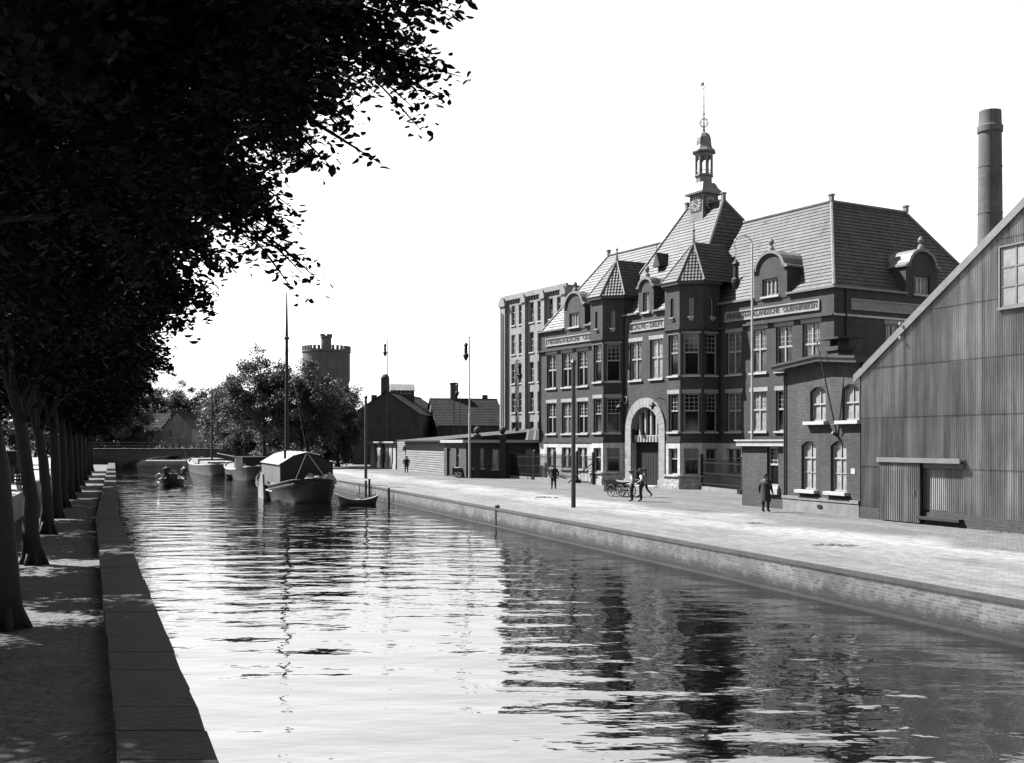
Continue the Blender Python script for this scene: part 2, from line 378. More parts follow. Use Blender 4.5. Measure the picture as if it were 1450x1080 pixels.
# ---------------------------------------------------------------- setting: water, quay, ground, left bank
def qx(Y): return 19.23 - .343 * Y                   # right quay edge
QA = math.atan2(-.939, .344)                          # direction of the quay (local x runs along it towards the camera)
b = MB(); b.quad((-140, -40, 0), (60, -40, 0), (60, 420, 0), (-260, 420, 0)); tag(b.build('water', 'water'), kind='structure')
b = MB(); b.quad((-260, -45, -3), (60, -45, -3), (60, 421, -3), (-260, 421, -3)); tag(b.build('canal_bed', 'ground'), kind='structure')

def quay_local(pts, rot): return [(x * math.cos(-rot) - y * math.sin(-rot), x * math.sin(-rot) + y * math.cos(-rot)) for x, y in pts]
def sheet(name, pts, z, mat, rot=0, org=(0, 0)):
    b = MB(); p = quay_local([(x - org[0], y - org[1]) for x, y in pts], rot); b.quad(*[(x, y, 0) for x, y in p])
    return tag(b.build(name, mat, None, (org[0], org[1], z), rot), kind='structure')
qrot = math.atan(.343)
sheet('quay_pavement', [(qx(-40) + .1, -40), (70, -40), (50, 55), (22, 150), (qx(300) + 60, 300), (qx(300) + .1, 300)], G, 'quay', qrot, (19.23, 0))
sheet('right_ground', [(qx(-40) + .35, -40), (3000, -40), (3000, 3500), (-500, 3500), (qx(400) + .3, 400)], G - .006, 'ground')
sheet('far_ground', [(-3000, 400.5), (-118.2, 400.5), (-500, 3500), (-3000, 3500)], G - .012, 'ground')

t = thing('quay_wall', 'long low brick quay wall on the far side of the canal below the white pavement', 'quay wall', (19.23, 0, 0), qrot)
b = MB(); b.box(0, .3, -42, 440, -3, G - .11); b.build('wall', 'quay_brick', t)
b = MB(); b.box(-.05, .1, -42, 440, G - .105, G + .003); b.build('coping', 'coping', t)
b = MB(); b.box(-.16, 0, -42, 440, -3, .05); b.build('ledge', 'quay_brick', t)

def lx(a, Y): return a - .375 * Y if Y < 50.8 else a - .375 * 50.8 - .353 * (Y - 50.8)
def strip(a0, a1, ys=(-10, 50.8, 420)): return [(lx(a1, y), y) for y in ys] + [(lx(a0, y), y) for y in reversed(ys)]
b = MB(); b.prism([(lx(0, 207), 207), (qx(207) + .2, 207), (qx(420) + .2, 420), (lx(0, 420), 420)], -2.9, G - .02); tag(b.build('added_blocking_bank', 'ground'), kind='structure')  # added bank behind the bridge, blocks the bright sky reflection under its arch
PZ = .65
def sheet2(name, a0, a1, z, mat, ys=(-10, 50.8, 420)):
    b = MB()
    for u, v in zip(ys, ys[1:]): b.quad((lx(a0, u), u, z), (lx(a1, u), u, z), (lx(a1, v), v, z), (lx(a0, v), v, z))
    return tag(b.build(name, mat), kind='structure')
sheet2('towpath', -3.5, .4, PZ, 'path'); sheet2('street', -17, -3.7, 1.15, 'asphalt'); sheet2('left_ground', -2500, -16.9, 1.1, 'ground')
t = thing('canal_wall', 'broad flat topped canal wall beside the shaded towpath', 'canal wall')
b = MB()
for u, v in ((-10, 50.8), (50.8, 187)): b.prism([(lx(.36, u), u), (lx(1.34, u), u), (lx(1.34, v), v), (lx(.36, v), v)], -3, G - .2)
b.build('wall', 'quay_brick', t)
b = MB(); rg = random.Random(2); u = -10
while u < 187:
    v = u + 1.1 + .5 * rg.random(); e = .012; d = [rg.uniform(-.015, .015) for k in range(4)]; z = G + rg.uniform(-.006, .006)
    b.prism([(lx(.33 + d[0], u + e), u + e), (lx(1.39 + d[1], u + e), u + e), (lx(1.39 + d[2], v - e), v - e), (lx(.33 + d[3], v - e), v - e)], G - .199, z); u = v
b.build('coping', 'coping', t)
b = MB()
for u, v in ((-10, 50.8), (50.8, 187)): b.prism([(lx(-3.8, u), u), (lx(-3.44, u), u), (lx(-3.44, v), v), (lx(-3.8, v), v)], PZ - .2, 1.8)
t = tag(b.build('street_parapet', 'stone'), 'pale low parapet between the towpath trees and the street', 'parapet')
b = MB()
for u, v in ((-10, 50.8), (50.8, 187)): b.prism([(lx(-3.85, u), u), (lx(-3.39, u), u), (lx(-3.39, v), v), (lx(-3.85, v), v)], 1.803, 1.9)
b.build('coping', 'stone', t)

# ---------------------------------------------------------------- the factory office building
FA = math.atan2(-.86, .51)
fb = thing('factory_building', 'large dark brick factory office with two turrets, tiled roofs and a clock spire', 'building', (10.81, 89.2, G), FA)
C0 = 1.55                                            # axis of symmetry
RW = [9.88, 12.4, 14.87, 17.35]                       # window axes of the right wing
LW = [2 * C0 - x for x in RW]
UL, UR, DEP = -16.25, 19.35, 16.6
TC = (C0 - 4.8, C0 + 4.8); TP = 2.67                  # turret axes, projection
S8 = .8; O8 = 1.93; PD = 1.54                         # half face, half width, depth of the diagonal's rear corner
# wing and side walls
def wing(x0, x1, xs):
    bk = MB(); bk.wall(x0, x1, 3.4, 13.4, [hole('cross', x, 8.25) for x in xs] + [hole('cross_low', x, 4.17) for x in xs]); bk.build('wall', 'brick', fb)
    st = MB(); st.wall(x0, x1, 0, 3.398, [hole('pair', x, 1.1) for x in xs], y=-.03); st.build('stone_base', 'ashlar', fb)
    for x in xs:
        add_window(fb, 'cross', x, 0, 8.25, curtain=.5); add_window(fb, 'cross_low', x, 0, 4.17, curtain=.25); add_window(fb, 'pair', x, -.03, 1.1, lintel=False)
    for z0, z1 in ((11.56, 11.7), (3.36, 3.5)): tr = MB(); tr.box(x0 - .05, x1 + .05, -.2 if z0 > 9 else -.1, 0, z0, z1); tr.build('string_course', 'brick', fb)
wing(TC[1] + O8, UR, RW); wing(UL, TC[0] - O8, LW)
W90 = Matrix.Rotation(R(90), 4, 'Z')                  # local x -> depth, outward -y -> +x
sb = MB(); sb.mx = Matrix.Translation((UR, 0, 0)) @ W90
sx = [5.6, 8.3, 11.0]
sb.wall(0, DEP, 3.4, 13.4, [hole('cross', x, 8.25) for x in sx] + [hole('cross_low', x, 4.17) for x in sx]); sb.build('wall', 'brick', fb)
ss = MB(); ss.mx = sb.mx; ss.wall(0, DEP, 0, 3.398, y=-.03); ss.box(-.1, DEP, -.1, 0, 11.56, 11.7); ss.build('stone_base', 'ashlar', fb)
for x in sx: add_window(fb, 'cross', UR, x, 8.25, R(90)); add_window(fb, 'cross_low', UR, x, 4.17, R(90))
lb = MB(); lb.quad((UL, DEP, 0), (UL, 0, 0), (UL, 0, 13.4), (UL, DEP, 13.4)); lb.quad((UR, DEP, 0), (UL, DEP, 0), (UL, DEP, 13.4), (UR, DEP, 13.4)); lb.build('rear_wall', 'brick', fb)

# portal bay
PY = -1.5; PX0, PX1 = TC[0] + O8, TC[1] - O8
pw = MB(); pwin = (C0 - 1.3, C0 + 1.3)
pw.wall(PX0, PX1, 3.4, 13.4, [hole('cross', x, 8.25) for x in pwin] + [(C0 - 1.75, C0 + 1.75, 3.4, 6.1)], y=PY, depth=.5); pw.build('wall', 'brick', fb)
ps = MB(); ps.wall(PX0, PX1, 0, 3.398, [(C0 - 1.75, C0 + 1.75, 0, 3.398)], y=PY - .03, depth=.5); ps.build('stone_base', 'ashlar', fb)
for x in pwin: add_window(fb, 'cross', x, PY, 8.25, curtain=.5)
ar = MB(); ri, ro, zs = 1.76, 2.48, 4.35; n = 15
for k in range(n):
    a0, a1 = math.pi * k / n + .006, math.pi * (k + 1) / n - .006
    ar.prism_y([(C0 + r_ * math.cos(t_), zs + r_ * math.sin(t_)) for r_, t_ in ((ri, a0), (ro, a0), (ro, a1), (ri, a1))], PY - .14, PY + .8)
for s in (-1, 1):
    for k in range(8): z0 = k * zs / 8; ar.box(C0 + min(s * ri, s * ro), C0 + max(s * ri, s * ro), PY - .14, PY + .8, z0 + .006, z0 + zs / 8 - .006)
    ar.box(C0 + min(s * (ri - .02), s * (ro + .1)), C0 + max(s * (ri - .02), s * (ro + .1)), PY - .22, PY + .3, 0, .55)
ar.build('portal_arch', 'arch_stone', fb)
dr = MB()
for s in (-1, 1): dr.box(C0 + min(0.01 * s, 1.74 * s), C0 + max(.01 * s, 1.74 * s), PY + .42, PY + .5, .08, 3.5)
for k in range(-8, 9): dr.box(C0 + k * .2 - .02, C0 + k * .2 + .02, PY + .39, PY + .42, .1, 3.45)
d = dr.build('door', 'wood_dark', fb); hh = MB(); hh.tube([(C0 + .12, PY + .36, 1.1), (C0 + .12, PY + .36, 1.35)], .02); hh.build('handle', 'iron', d)
fl = MB(); fl.box(C0 - 1.74, C0 + 1.74, PY + .2, PY + .52, 3.42, 3.95)
for k in range(-4, 5): fl.box(C0 + k * .38 - .05, C0 + k * .38 + .05, PY + .14, PY + .2, 3.5, 3.9)
for k in (-1.5, -.5, .5, 1.5):
    x = k * .7; fl.box(C0 + x - .09, C0 + x + .09, PY + .22, PY + .42, 3.95, zs + math.sqrt(1.7 ** 2 - (abs(x) + .09) ** 2))
for k in range(16):
    a0, a1 = math.pi * k / 16, math.pi * (k + 1) / 16
    fl.prism_y([(C0 + r_ * math.cos(t_), zs + r_ * math.sin(t_)) for r_, t_ in ((1.6, a0), (1.72, a0), (1.72, a1), (1.6, a1))], PY + .3, PY + .4)
f_ = fl.build('fanlight', 'white_paint', fb)
g_ = MB(); g_.prism_y([(C0 - 1.7, 3.95), (C0 + 1.7, 3.95)] + [(C0 + 1.7 * math.cos(math.pi * k / 16), zs + 1.7 * math.sin(math.pi * k / 16)) for k in range(17)], PY + .42, PY + .46); g_.build('pane', 'glass', f_)
sp = MB(); sp.box(C0 - 1.72, C0 + 1.72, PY - .5, PY + .7, 0, .08); sp.build('doorstep', 'sill', fb)
for x, s in ((PX1 - .55, -1), (PX0 + .4, 1)):
    l_ = MB(); l_.tube([(x, PY, 6.6), (x + s * .1, PY - .5, 6.75), (x + s * .3, PY - .9, 6.45)], .03)
    l_.lathe([(.06, 6.4), (.3, 6.15), (.28, 6.1), (.12, 6.08), (.1, 5.9), (.02, 5.86)][::-1], (x + s * .3, PY - .9), 12); l_.build('wall_lamp', 'iron', fb)
bx_ = MB()
for k in range(12): a = k * math.pi / 6; bx_.tube([(PX0 + .25 + .28 * math.cos(a), PY - .04, 6.75 + .28 * math.sin(a)), (PX0 + .25 + .28 * math.cos(a + .53), PY - .04, 6.75 + .28 * math.sin(a + .53))], .06, 6)
bx_.build('round_vent', 'stone', fb)

# turrets: faces described by their two plan corners, each in its own frame
def face_mx(p, q, out=0):
    d = Vector((q[0] - p[0], q[1] - p[1], 0)); a = math.atan2(d.y, d.x); m = Matrix.Translation((p[0], p[1], 0)) @ Matrix.Rotation(a, 4, 'Z')
    return m, d.length, a
def octo(c, grow=0, back=0.0):
    s = S8 + grow * .41; o = O8 + grow; f = -TP - grow; dg = -PD - grow * .41
    return [(c - o, back), (c - o, dg), (c - s, f), (c + s, f), (c + o, dg), (c + o, back)]
for c in TC:
    outer = 1 if c > C0 else -1
    P = octo(c); tb = MB(); stn = MB(); up = MB(); tr = MB()
    for i in range(5):
        m, L_, a = face_mx(P[i], P[i + 1]); x = L_ / 2
        inner_side = (i == 0 and outer > 0) or (i == 4 and outer < 0)
        win = not inner_side
        tb.mx = stn.mx = m
        xw = x if i not in (0, 4) else (L_ - .84 if i == 0 else .84)
        hs = [hole('sash', xw, 8.25), hole('sash_low', xw, 4.17)] if win else []
        tb.wall(0, L_, 3.4, 11.4, hs, depth=.25)
        stn.wall(0, L_, 1.0, 3.398, [hole('single', xw, 1.05)] if win else [], y=-.03, depth=.25)
        if win:
            for st, z, ln in (('sash', 8.25, True), ('sash_low', 4.17, True), ('single', 1.05, False)):
                pt = m @ Vector((xw, 0, z)); add_window(fb, st, pt.x, pt.y, pt.z, a, lintel=ln, curtain=.15)
    PU = octo(c, .1)
    for i in range(5):
        m, L_, a = face_mx(PU[i], PU[i + 1]); up.mx = m
        xw = L_ / 2 if i not in (0, 4) else (L_ - .84 if i == 0 else .84)
        win = not ((i == 0 and outer > 0) or (i == 4 and outer < 0))
        up.wall(0, L_, 11.7, 14.8, [hole('slit', xw, 12.5)] if win else [], depth=.3)
        if win: pt = m @ Vector((xw, 0, 12.5)); add_window(fb, 'slit', pt.x, pt.y, pt.z, a, curtain=0)
    tb.mx = up.mx = Matrix.Identity(4)
    for k, (z0, z1, g) in enumerate(((11.4, 11.55, .06), (11.55, 11.7, .16))): tb.prism(octo(c, g), z0, z1)
    tb.prism(octo(c, .06), 3.36, 3.52)
    t = tb.build('turret', 'brick', fb); up.build('upper_wall', 'brick', t)
    stn.build('stone_base', 'ashlar', fb)
    rs = MB(); rs.prism(octo(c, .22), 0, .48); rs.prism(octo(c, .16), .49, .9); rs.prism(octo(c, .26), .903, 1.0); rs.build('rustic_base', 'rough_stone', fb)
    ev = MB(); ev.prism(octo(c, .35), 14.78, 15.0); ev.build('eaves', 'dark_paint', t)
    E = [Vector((x, y, 15.0)) for x, y in octo(c, .4)]; ap = Vector((c, -.75, 18.1)); bk = Vector((c, 2.2, 18.1))
    rf = MB()
    for i in (1, 2, 3): rf.slope(E[i], E[i + 1], ap, ap)
    for i in (0, 4):
        e0 = Vector((E[0].x if i == 0 else E[5].x, 3.0, 15.0)); e1 = E[1] if i == 0 else E[4]
        if i == 0: rf.slope(e0, e1, ap, bk)
        else: rf.slope(e1, e0, bk, ap)
    rf.build('turret_roof', 'tile', t)
    rd = MB()
    for i in (1, 2, 3, 4): rd.tube([E[i] + Vector((0, 0, .06)), ap + Vector((0, 0, .05))], .07, 6)
    rd.tube([ap, bk], .09, 6); rd.tube([ap + Vector((0, 0, -.1)), ap + Vector((0, 0, .9)), ap + Vector((0, 0, 1.7))], [.12, .05, .015], 8)
    rd.lathe([(.04, 18.9), (.13, 19.0), (.13, 19.05), (.04, 19.15)], (c, -.75), 8); rd.build('finial', 'lead', t)

DX = 13.6                                             # axis of the right dormer
# wing roofs: truncated hips with a flat top
def wing_roof(x_in, x_out, s):
    ov = -.15; d0, d1 = -ov, DEP + ov; tx, ty0, ty1 = x_out - s * 4.5, 4.5, DEP - 4.5; z0, z1 = 13.5, 20.1; xo = x_out + s * ov
    rf = MB()
    if s > 0:
        rf.slope((x_in, d0, z0), (xo, d0, z0), (tx, ty0, z1), (x_in, ty0, z1)); rf.slope((xo, d0, z0), (xo, d1, z0), (tx, ty1, z1), (tx, ty0, z1))
        rf.slope((xo, d1, z0), (x_in, d1, z0), (x_in, ty1, z1), (tx, ty1, z1))
    else:
        rf.slope((xo, d0, z0), (x_in, d0, z0), (x_in, ty0, z1), (tx, ty0, z1)); rf.slope((xo, d1, z0), (xo, d0, z0), (tx, ty0, z1), (tx, ty1, z1))
        rf.slope((x_in, d1, z0), (xo, d1, z0), (tx, ty1, z1), (x_in, ty1, z1))
    r = rf.build('wing_roof', 'tile', fb)
    fl = MB(); fl.box(min(x_in, tx), max(x_in, tx), ty0 - .05, ty1 + .05, z1 - .05, z1 + .12); fl.build('flat_top', 'lead', r)
    rd = MB(); rd.tube([(xo, d0, z0 + .05), (tx, ty0, z1 + .05)], .11, 6); rd.tube([(xo, d1, z0 + .05), (tx, ty1, z1 + .05)], .11, 6)
    rd.tube([(x_in, ty0, z1 + .1), (tx, ty0, z1 + .1)], .12, 6); rd.tube([(tx, ty0, z1 + .1), (tx, ty1, z1 + .1)], .12, 6); rd.build('ridge_tile', 'ridge', r)
    for y in (ty0, ty1):
        p = MB(); p.box(tx - .14, tx + .14, y - .14, y + .14, z1 + .1, z1 + .5); p.box(tx - .19, tx + .19, y - .19, y + .19, z1 + .5, z1 + .6); p.build('ridge_post', 'ridge', r)
    gt = MB()
    xd = DX if s > 0 else 2 * C0 - DX
    x0, x1 = (x_in, x_out + .22) if s > 0 else (x_out - .22, x_in)
    for a, c in ((x0, xd - 1.62), (xd + 1.62, x1)): g = MB(); g.box(a, c, -.22, .16, z0 - .16, z0 - .02); g.build('gutter', 'zinc', fb)
    for a, c in ((.163, 6.68), (9.92, DEP)):
        g = MB(); g.box(min(x_out - s * .2, x_out + s * .22), max(x_out - s * .2, x_out + s * .22), a, c, z0 - .16, z0 - .02); g.build('gutter', 'zinc', fb)
wing_roof(TC[1] - .4, UR, 1); wing_roof(TC[0] + .4, UL, -1)

# central roof
z0, z1, e = 13.5, 22.3, 1.8
B0, B1 = C0 - 5.1, C0 + 5.1; T0, T1 = C0 - 2.2, C0 + 2.2; ty = 4.4; yb = 13.5
cr_ = MB()
cr_.slope((B0, PY + .15, z0), (B1, PY + .15, z0), (T1, ty, z1), (T0, ty, z1)); cr_.slope((B1, PY + .15, z0), (B1, yb, z0), (T1, ty, z1), (T1, ty, z1))
cr_.slope((B0, yb, z0), (B0, PY + .15, z0), (T0, ty, z1), (T0, ty, z1)); cr_.slope((B1, yb, z0), (B0, yb, z0), (T0, ty, z1), (T1, ty, z1))
cr = cr_.build('central_roof', 'tile', fb)
rd = MB()
for a, b_ in (((B0, PY + .15, z0), (T0, ty, z1)), ((B1, PY + .15, z0), (T1, ty, z1)), ((B1, yb, z0), (T1, ty, z1)), ((B0, yb, z0), (T0, ty, z1)), ((T0, ty, z1), (T1, ty, z1))):
    rd.tube([Vector(a) + Vector((0, 0, .06)), Vector(b_) + Vector((0, 0, .06))], .12, 6)
rd.build('ridge_tile', 'ridge', cr)
for x in (T0, T1):
    p = MB(); p.box(x - .14, x + .14, ty - .14, ty + .14, z1, z1 + .5); p.box(x - .19, x + .19, ty - .19, ty + .19, z1 + .5, z1 + .6); p.build('ridge_post', 'ridge', cr)
for a, c in ((PX0, C0 + .1 - .97), (C0 + .1 + .97, PX1)): gt = MB(); gt.box(a, c, PY - .22, PY + .16, 13.34, 13.48); gt.build('gutter', 'zinc', fb)
lu = MB(); lu.prism_y([(-.45, 0), (.45, 0), (0, 1.1)], 0, 1.2); lu.tube([(0, .05, 1.05), (0, .05, 1.8)], .025, 6)
q = lu.build('lucarne', 'dark_paint', cr, (C0 - 1.35, .55, 17.3))

# curved dormers
def dormer(x, y, rz, win, hw, wall_h, zbase=13.2):
    m = Matrix.Translation((x, y, 0)) @ Matrix.Rotation(rz, 4, 'Z')
    d = MB(); wd, h, _ = window_meshes(win); wz = zbase + .24
    d.wall(-hw, hw, zbase, zbase + wall_h, [(-wd / 2, wd / 2, wz, wz + h)], y=-.05, depth=.3)
    zt = zbase + wall_h; rr = hw * .8; n = 12
    arc = [(rr * math.cos(math.pi * k / n), zt + rr * .85 * math.sin(math.pi * k / n)) for k in range(n + 1)]
    d.prism_y(arc, -.05, .3)
    d.box(-hw, -hw + .3, -.048, 3.0, zbase, zt - .01); d.box(hw - .3, hw, -.048, 3.0, zbase, zt - .01)
    o = d.build('dormer', 'brick', fb, (x, y, 0), rz)
    c = MB(); arc2 = [((rr + .2) * math.cos(math.pi * k / n), zt + (rr * .85 + .2) * math.sin(math.pi * k / n)) for k in range(n + 1)]
    for (a0, b0), (a1, b1), (c0, d0), (c1, d1) in zip(arc, arc[1:], arc2, arc2[1:]): c.prism_y([(a0, b0), (c0, d0), (c1, d1), (a1, b1)], -.2, 3.4)
    for s in (-1, 1):
        c.prism_y([(s * (rr - .02), zt - .02), (s * (hw + .14), zt - .02), (s * (hw + .14), zt + .12), (s * (rr + .1), zt + .28)][::s], -.2, 3.2)
    c.build('dormer_coping', 'ridge', o)
    f = MB(); tz = zt + rr * .85 + .15; f.lathe([(.26, tz), (.2, tz + .25), (.08, tz + .38), (.17, tz + .52), (.2, tz + .66), (.12, tz + .82), (.03, tz + .9)], (0, .05), 12); f.build('finial', 'dull_stone', o)
    pt = m @ Vector((0, -.05, wz)); add_window(fb, win, pt.x, pt.y, pt.z, rz, lintel=False, curtain=.9)
dormer(DX, 0, 0, 'dormer', 1.6, 2.05); dormer(2 * C0 - DX, 0, 0, 'dormer', 1.6, 2.05)
dormer(C0 + .1, PY, 0, 'narrow', .95, 2.1); dormer(UR, 8.3, R(90), 'dormer', 1.6, 2.05)

# inscriptions
def sign(x0, x1, y, text, n, rz=0, org=None):
    m = MB(); w_ = x1 - x0; zc = 12.38; hh = .36
    for a in ((-w_ / 2, w_ / 2, zc + hh - .09, zc + hh), (-w_ / 2, w_ / 2, zc - hh, zc - hh + .09), (-w_ / 2, -w_ / 2 + .09, zc - hh + .09, zc + hh - .09), (w_ / 2 - .09, w_ / 2, zc - hh + .09, zc + hh - .09)):
        m.box(a[0], a[1], -.1, 0, a[2], a[3])
    loc = org or ((x0 + x1) / 2, y, 0)
    s = m.build('sign_frame', 'stone', fb, loc, rz)
    p = MB(); p.box(-w_ / 2 + .09, w_ / 2 - .09, -.03, 0, zc - hh + .09, zc + hh - .09); p.build('sign_panel', 'sign' , s)
    if text: lettering('lettering', text, w_ * n, .38, 'grey_text', s, (0, -.035, zc))
MAT['grey_text'] = M('sign_letters', .035, var=.2)
MAT['sign'] = M('sign_plaster', .2, var=.25, scale=2)
sign(9.0, 18.15, 0, 'FRANSCH-HOLLANDSCHE   OLIEFABRIEKEN', .95)
sign(-15.1, -5.3, 0, 'NEDERLANDSCHE   OLIEFABRIEK', .93)
sign(-.4 , 3.95, PY, 'CALVÉ - DELFT', .88)
sign(0, 13.6, 0, None, 0, R(90), (UR, 8.3, 0))

# rain pipes
for x, y in ((TC[1] + O8 + .15, -.08), (TC[0] - O8 - .15, -.08), (PX0 + .1, PY - .08), (UL + .1, -.08)):
    p = MB(); p.tube([(x, y, 3.5), (x, y, 13.35)], .06, 8); p.build('rain_pipe', 'iron', fb)
p = MB(); p.tube([(UR + .1, 1.0, 0), (UR + .1, 1.0, 13.3)], .07, 8); p.build('rain_pipe', 'iron', fb)

# clock spire
ct_ = MB(); cx, cy = C0, 4.3; hw = .8
ct_.box(cx - hw, cx + hw, cy - hw, cy + hw, 20.2, 23.05)
ct = ct_.build('clock_tower', 'ridge', fb)
sk = MB(); prof = [(1.08, 23.05), (1.1, 23.2), (.82, 23.55), (.62, 24.0)]
sk.mx = Matrix.Translation((cx, cy, 0)) @ Matrix.Rotation(R(45), 4, 'Z'); sk.lathe([(r_ * 1.414, z) for r_, z in prof], (0, 0), 4); sk.mx = Matrix.Identity(4)
sk.build('tower_skirt', 'lead', ct)
be = MB(); be.lathe([(.66, 23.95), (.66, 24.5), (.78, 24.55), (.78, 24.66), (.7, 24.7)], (cx, cy), 8, .5); rb = .66
for k in range(8):
    a = 2 * math.pi * (k + .5) / 8; be.tube([(cx + rb * math.cos(a), cy + rb * math.sin(a), z) for z in (24.6, 26.3)], .085, 6)
    a2 = a + 2 * math.pi / 8
    P0_, P1_ = Vector((cx + rb * math.cos(a), cy + rb * math.sin(a), 0)), Vector((cx + rb * math.cos(a2), cy + rb * math.sin(a2), 0))
    be.tube([P0_ + Vector((0, 0, 24.98)), P1_ + Vector((0, 0, 24.98))], .035, 5)
    mid = (P0_ + P1_) / 2; be.tube([P0_ + Vector((0, 0, 25.75)), P0_.lerp(P1_, .2) + Vector((0, 0, 26.0)), mid + Vector((0, 0, 26.1)), P0_.lerp(P1_, .8) + Vector((0, 0, 26.0)), P1_ + Vector((0, 0, 25.75))], .07, 5)
be.lathe([(.72, 26.1), (.74, 26.35), (.95, 26.42), (.98, 26.52)], (cx, cy), 8, .5); be.build('belfry', 'ridge', ct)
dm = MB(); dm.lathe([(.98, 26.52), (.96, 26.58), (.75, 26.75), (.64, 27.0), (.62, 27.35), (.58, 27.65), (.45, 27.9), (.25, 28.05), (.1, 28.12), (.06, 28.3)], (cx, cy), 8, .5); dm.build('dome', 'lead', ct)
fi = MB(); fi.tube([(cx, cy, 28.1), (cx, cy, 29.5), (cx, cy, 32.6)], [.07, .045, .015], 6)
fi.lathe([(.05, 28.22), (.16, 28.28), (.05, 28.36)], (cx, cy), 8); fi.lathe([(.03, 29.5), (.12, 29.56), (.03, 29.64)], (cx, cy), 8)
for k in range(4):
    a = math.pi * k / 4
    for j in range(12):
        t0, t1 = j * math.pi / 6, (j + 1) * math.pi / 6
        fi.tube([(cx + .36 * math.cos(t) * math.cos(a), cy + .36 * math.cos(t) * math.sin(a), 28.85 + .36 * math.sin(t)) for t in (t0, t1)], .022, 4, False)
for z, L_ in ((30.2, .25), (30.9, .16), (31.6, .3)): fi.tube([(cx - L_, cy, z), (cx + L_ * .6, cy, z + .05)], .022, 5)
fi.add([(cx - .42, cy, 31.9), (cx - .05, cy, 31.85), (cx - .05, cy, 32.1), (cx - .3, cy, 32.15), (cx - .42, cy + .03, 31.9), (cx - .05, cy + .03, 31.85), (cx - .05, cy + .03, 32.1), (cx - .3, cy + .03, 32.15)], [(0, 1, 2, 3), (7, 6, 5, 4), (0, 3, 7, 4), (1, 0, 4, 5), (3, 2, 6, 7)])
fi.build('weathervane', 'iron', ct)
def clock(loc, rz):
    m = Matrix.Translation(loc) @ Matrix.Rotation(rz, 4, 'Z'); c = MB(); c.mx = m; c.box(-.62, .62, -.04, 0, -.62, .62); f = c.build('clock_face', 'dark_paint', ct)
    h = MB()
    for k in range(12):
        h.mx = m @ Matrix.Rotation(k * math.pi / 6, 4, 'Y'); h.add([(-.045, -.05, .3), (.045, -.05, .3), (.075, -.05, .56), (-.075, -.05, .56), (-.045, -.04, .3), (.045, -.04, .3), (.075, -.04, .56), (-.075, -.04, .56)], [(0, 1, 2, 3), (4, 7, 6, 5), (1, 0, 4, 5), (2, 1, 5, 6), (3, 2, 6, 7), (0, 3, 7, 4)])
    for ang, L_, w_ in ((R(130), .48, .03), (R(278), .34, .045)): h.mx = m @ Matrix.Rotation(ang, 4, 'Y'); h.box(-w_, w_, -.07, -.055, -.08, L_)
    h.build('clock_mark', 'white_paint', ct)
clock((cx, cy - hw, 22.3), 0); clock((cx + hw, cy, 22.3), R(90))
# ---------------------------------------------------------------- small brick house, lodge and corrugated shed along the quay
H0 = (13.67, 56.7)
def on(o, L, D=0.0, z=G): return (o[0] + .344 * L + .939 * D, o[1] - .939 * L + .344 * D, z)
hb = thing('brick_house', 'small two storey brick house with a flagpole, squeezed against the iron shed', 'house', (H0[0], H0[1], G), QA)
b = MB(); HW = 6.0
low = [2.05, 4.4]; upw = [2.8, 5.3]
b.wall(0, HW, .75, 6.95, [hole('house', x, 1.1) for x in low] + [hole('house_up', x, 4.4) for x in upw], depth=.28)
b.quad((0, 9, 0), (0, 0, 0), (0, 0, 6.95), (0, 9, 6.95)); b.quad((HW, 0, 0), (HW, 9, 0), (HW, 9, 6.95), (HW, 0, 6.95)); b.quad((HW, 9, 0), (0, 9, 0), (0, 9, 6.95), (HW, 9, 6.95))
b.add([(0, 0, 6.95), (HW, 0, 6.95), (HW, 0, 7.0), (3.4, 0, 7.25), (0, 0, 7.0)], [(0, 1, 2, 3, 4)])
b.build('wall', 'brick_house', hb)
p = MB(); p.box(-.06, HW, -.07, .3, 0, .75); p.box(-.1, HW, -.11, .3, .6, .752); p.build('plinth', 'dull_stone', hb)
for st, xs, z in (('house', low, 1.1), ('house_up', upw, 4.4)):
    wd, h, _ = window_meshes(st)
    for x in xs:
        q = add_window(hb, st, x, 0, z, lintel=False, pane='glass_white')
        a = MB(); n = 10; r_ = .22                  # segmental head: brick infill below a shallow arch
        arc = [(wd / 2 * (1 - 2 * k / n), h - r_ + r_ * (1 - (1 - 2 * k / n) ** 2)) for k in range(n + 1)]
        for (x0, z0_), (x1, z1_) in zip(arc, arc[1:]): a.prism_y([(x0, z0_), (x0, h + .002), (x1, h + .002), (x1, z1_)], .01, .2)
        a.build('arch_infill', 'brick_house', q)
        s = MB(); s.box(-wd / 2 - .22, wd / 2 + .22, -.28, .16, -.16, -.004); s.build('stone_sill', 'sill', q)
c = MB()
for (x0, z0_), (x1, z1_) in (((-.45, 6.95), (3.4, 7.22)), ((3.4, 7.22), (HW + .35, 6.97))):
    c.add([(x0, -.5, z0_), (x1, -.5, z1_), (x1, -.5, z1_ + .26), (x0, -.5, z0_ + .26), (x0, 9.3, z0_), (x1, 9.3, z1_), (x1, 9.3, z1_ + .26), (x0, 9.3, z0_ + .26)],
          [(0, 1, 2, 3), (5, 4, 7, 6), (3, 2, 6, 7), (1, 0, 4, 5), (0, 3, 7, 4), (2, 1, 5, 6)])
    c.add([(x0, -.58, z0_ + .2), (x1, -.58, z1_ + .2), (x1, -.58, z1_ + .32), (x0, -.58, z0_ + .32), (x0, -.5, z0_ + .2), (x1, -.5, z1_ + .2), (x1, -.5, z1_ + .32), (x0, -.5, z0_ + .32)],
          [(0, 1, 2, 3), (3, 2, 6, 7), (1, 0, 4, 5), (0, 3, 7, 4), (2, 1, 5, 6)])
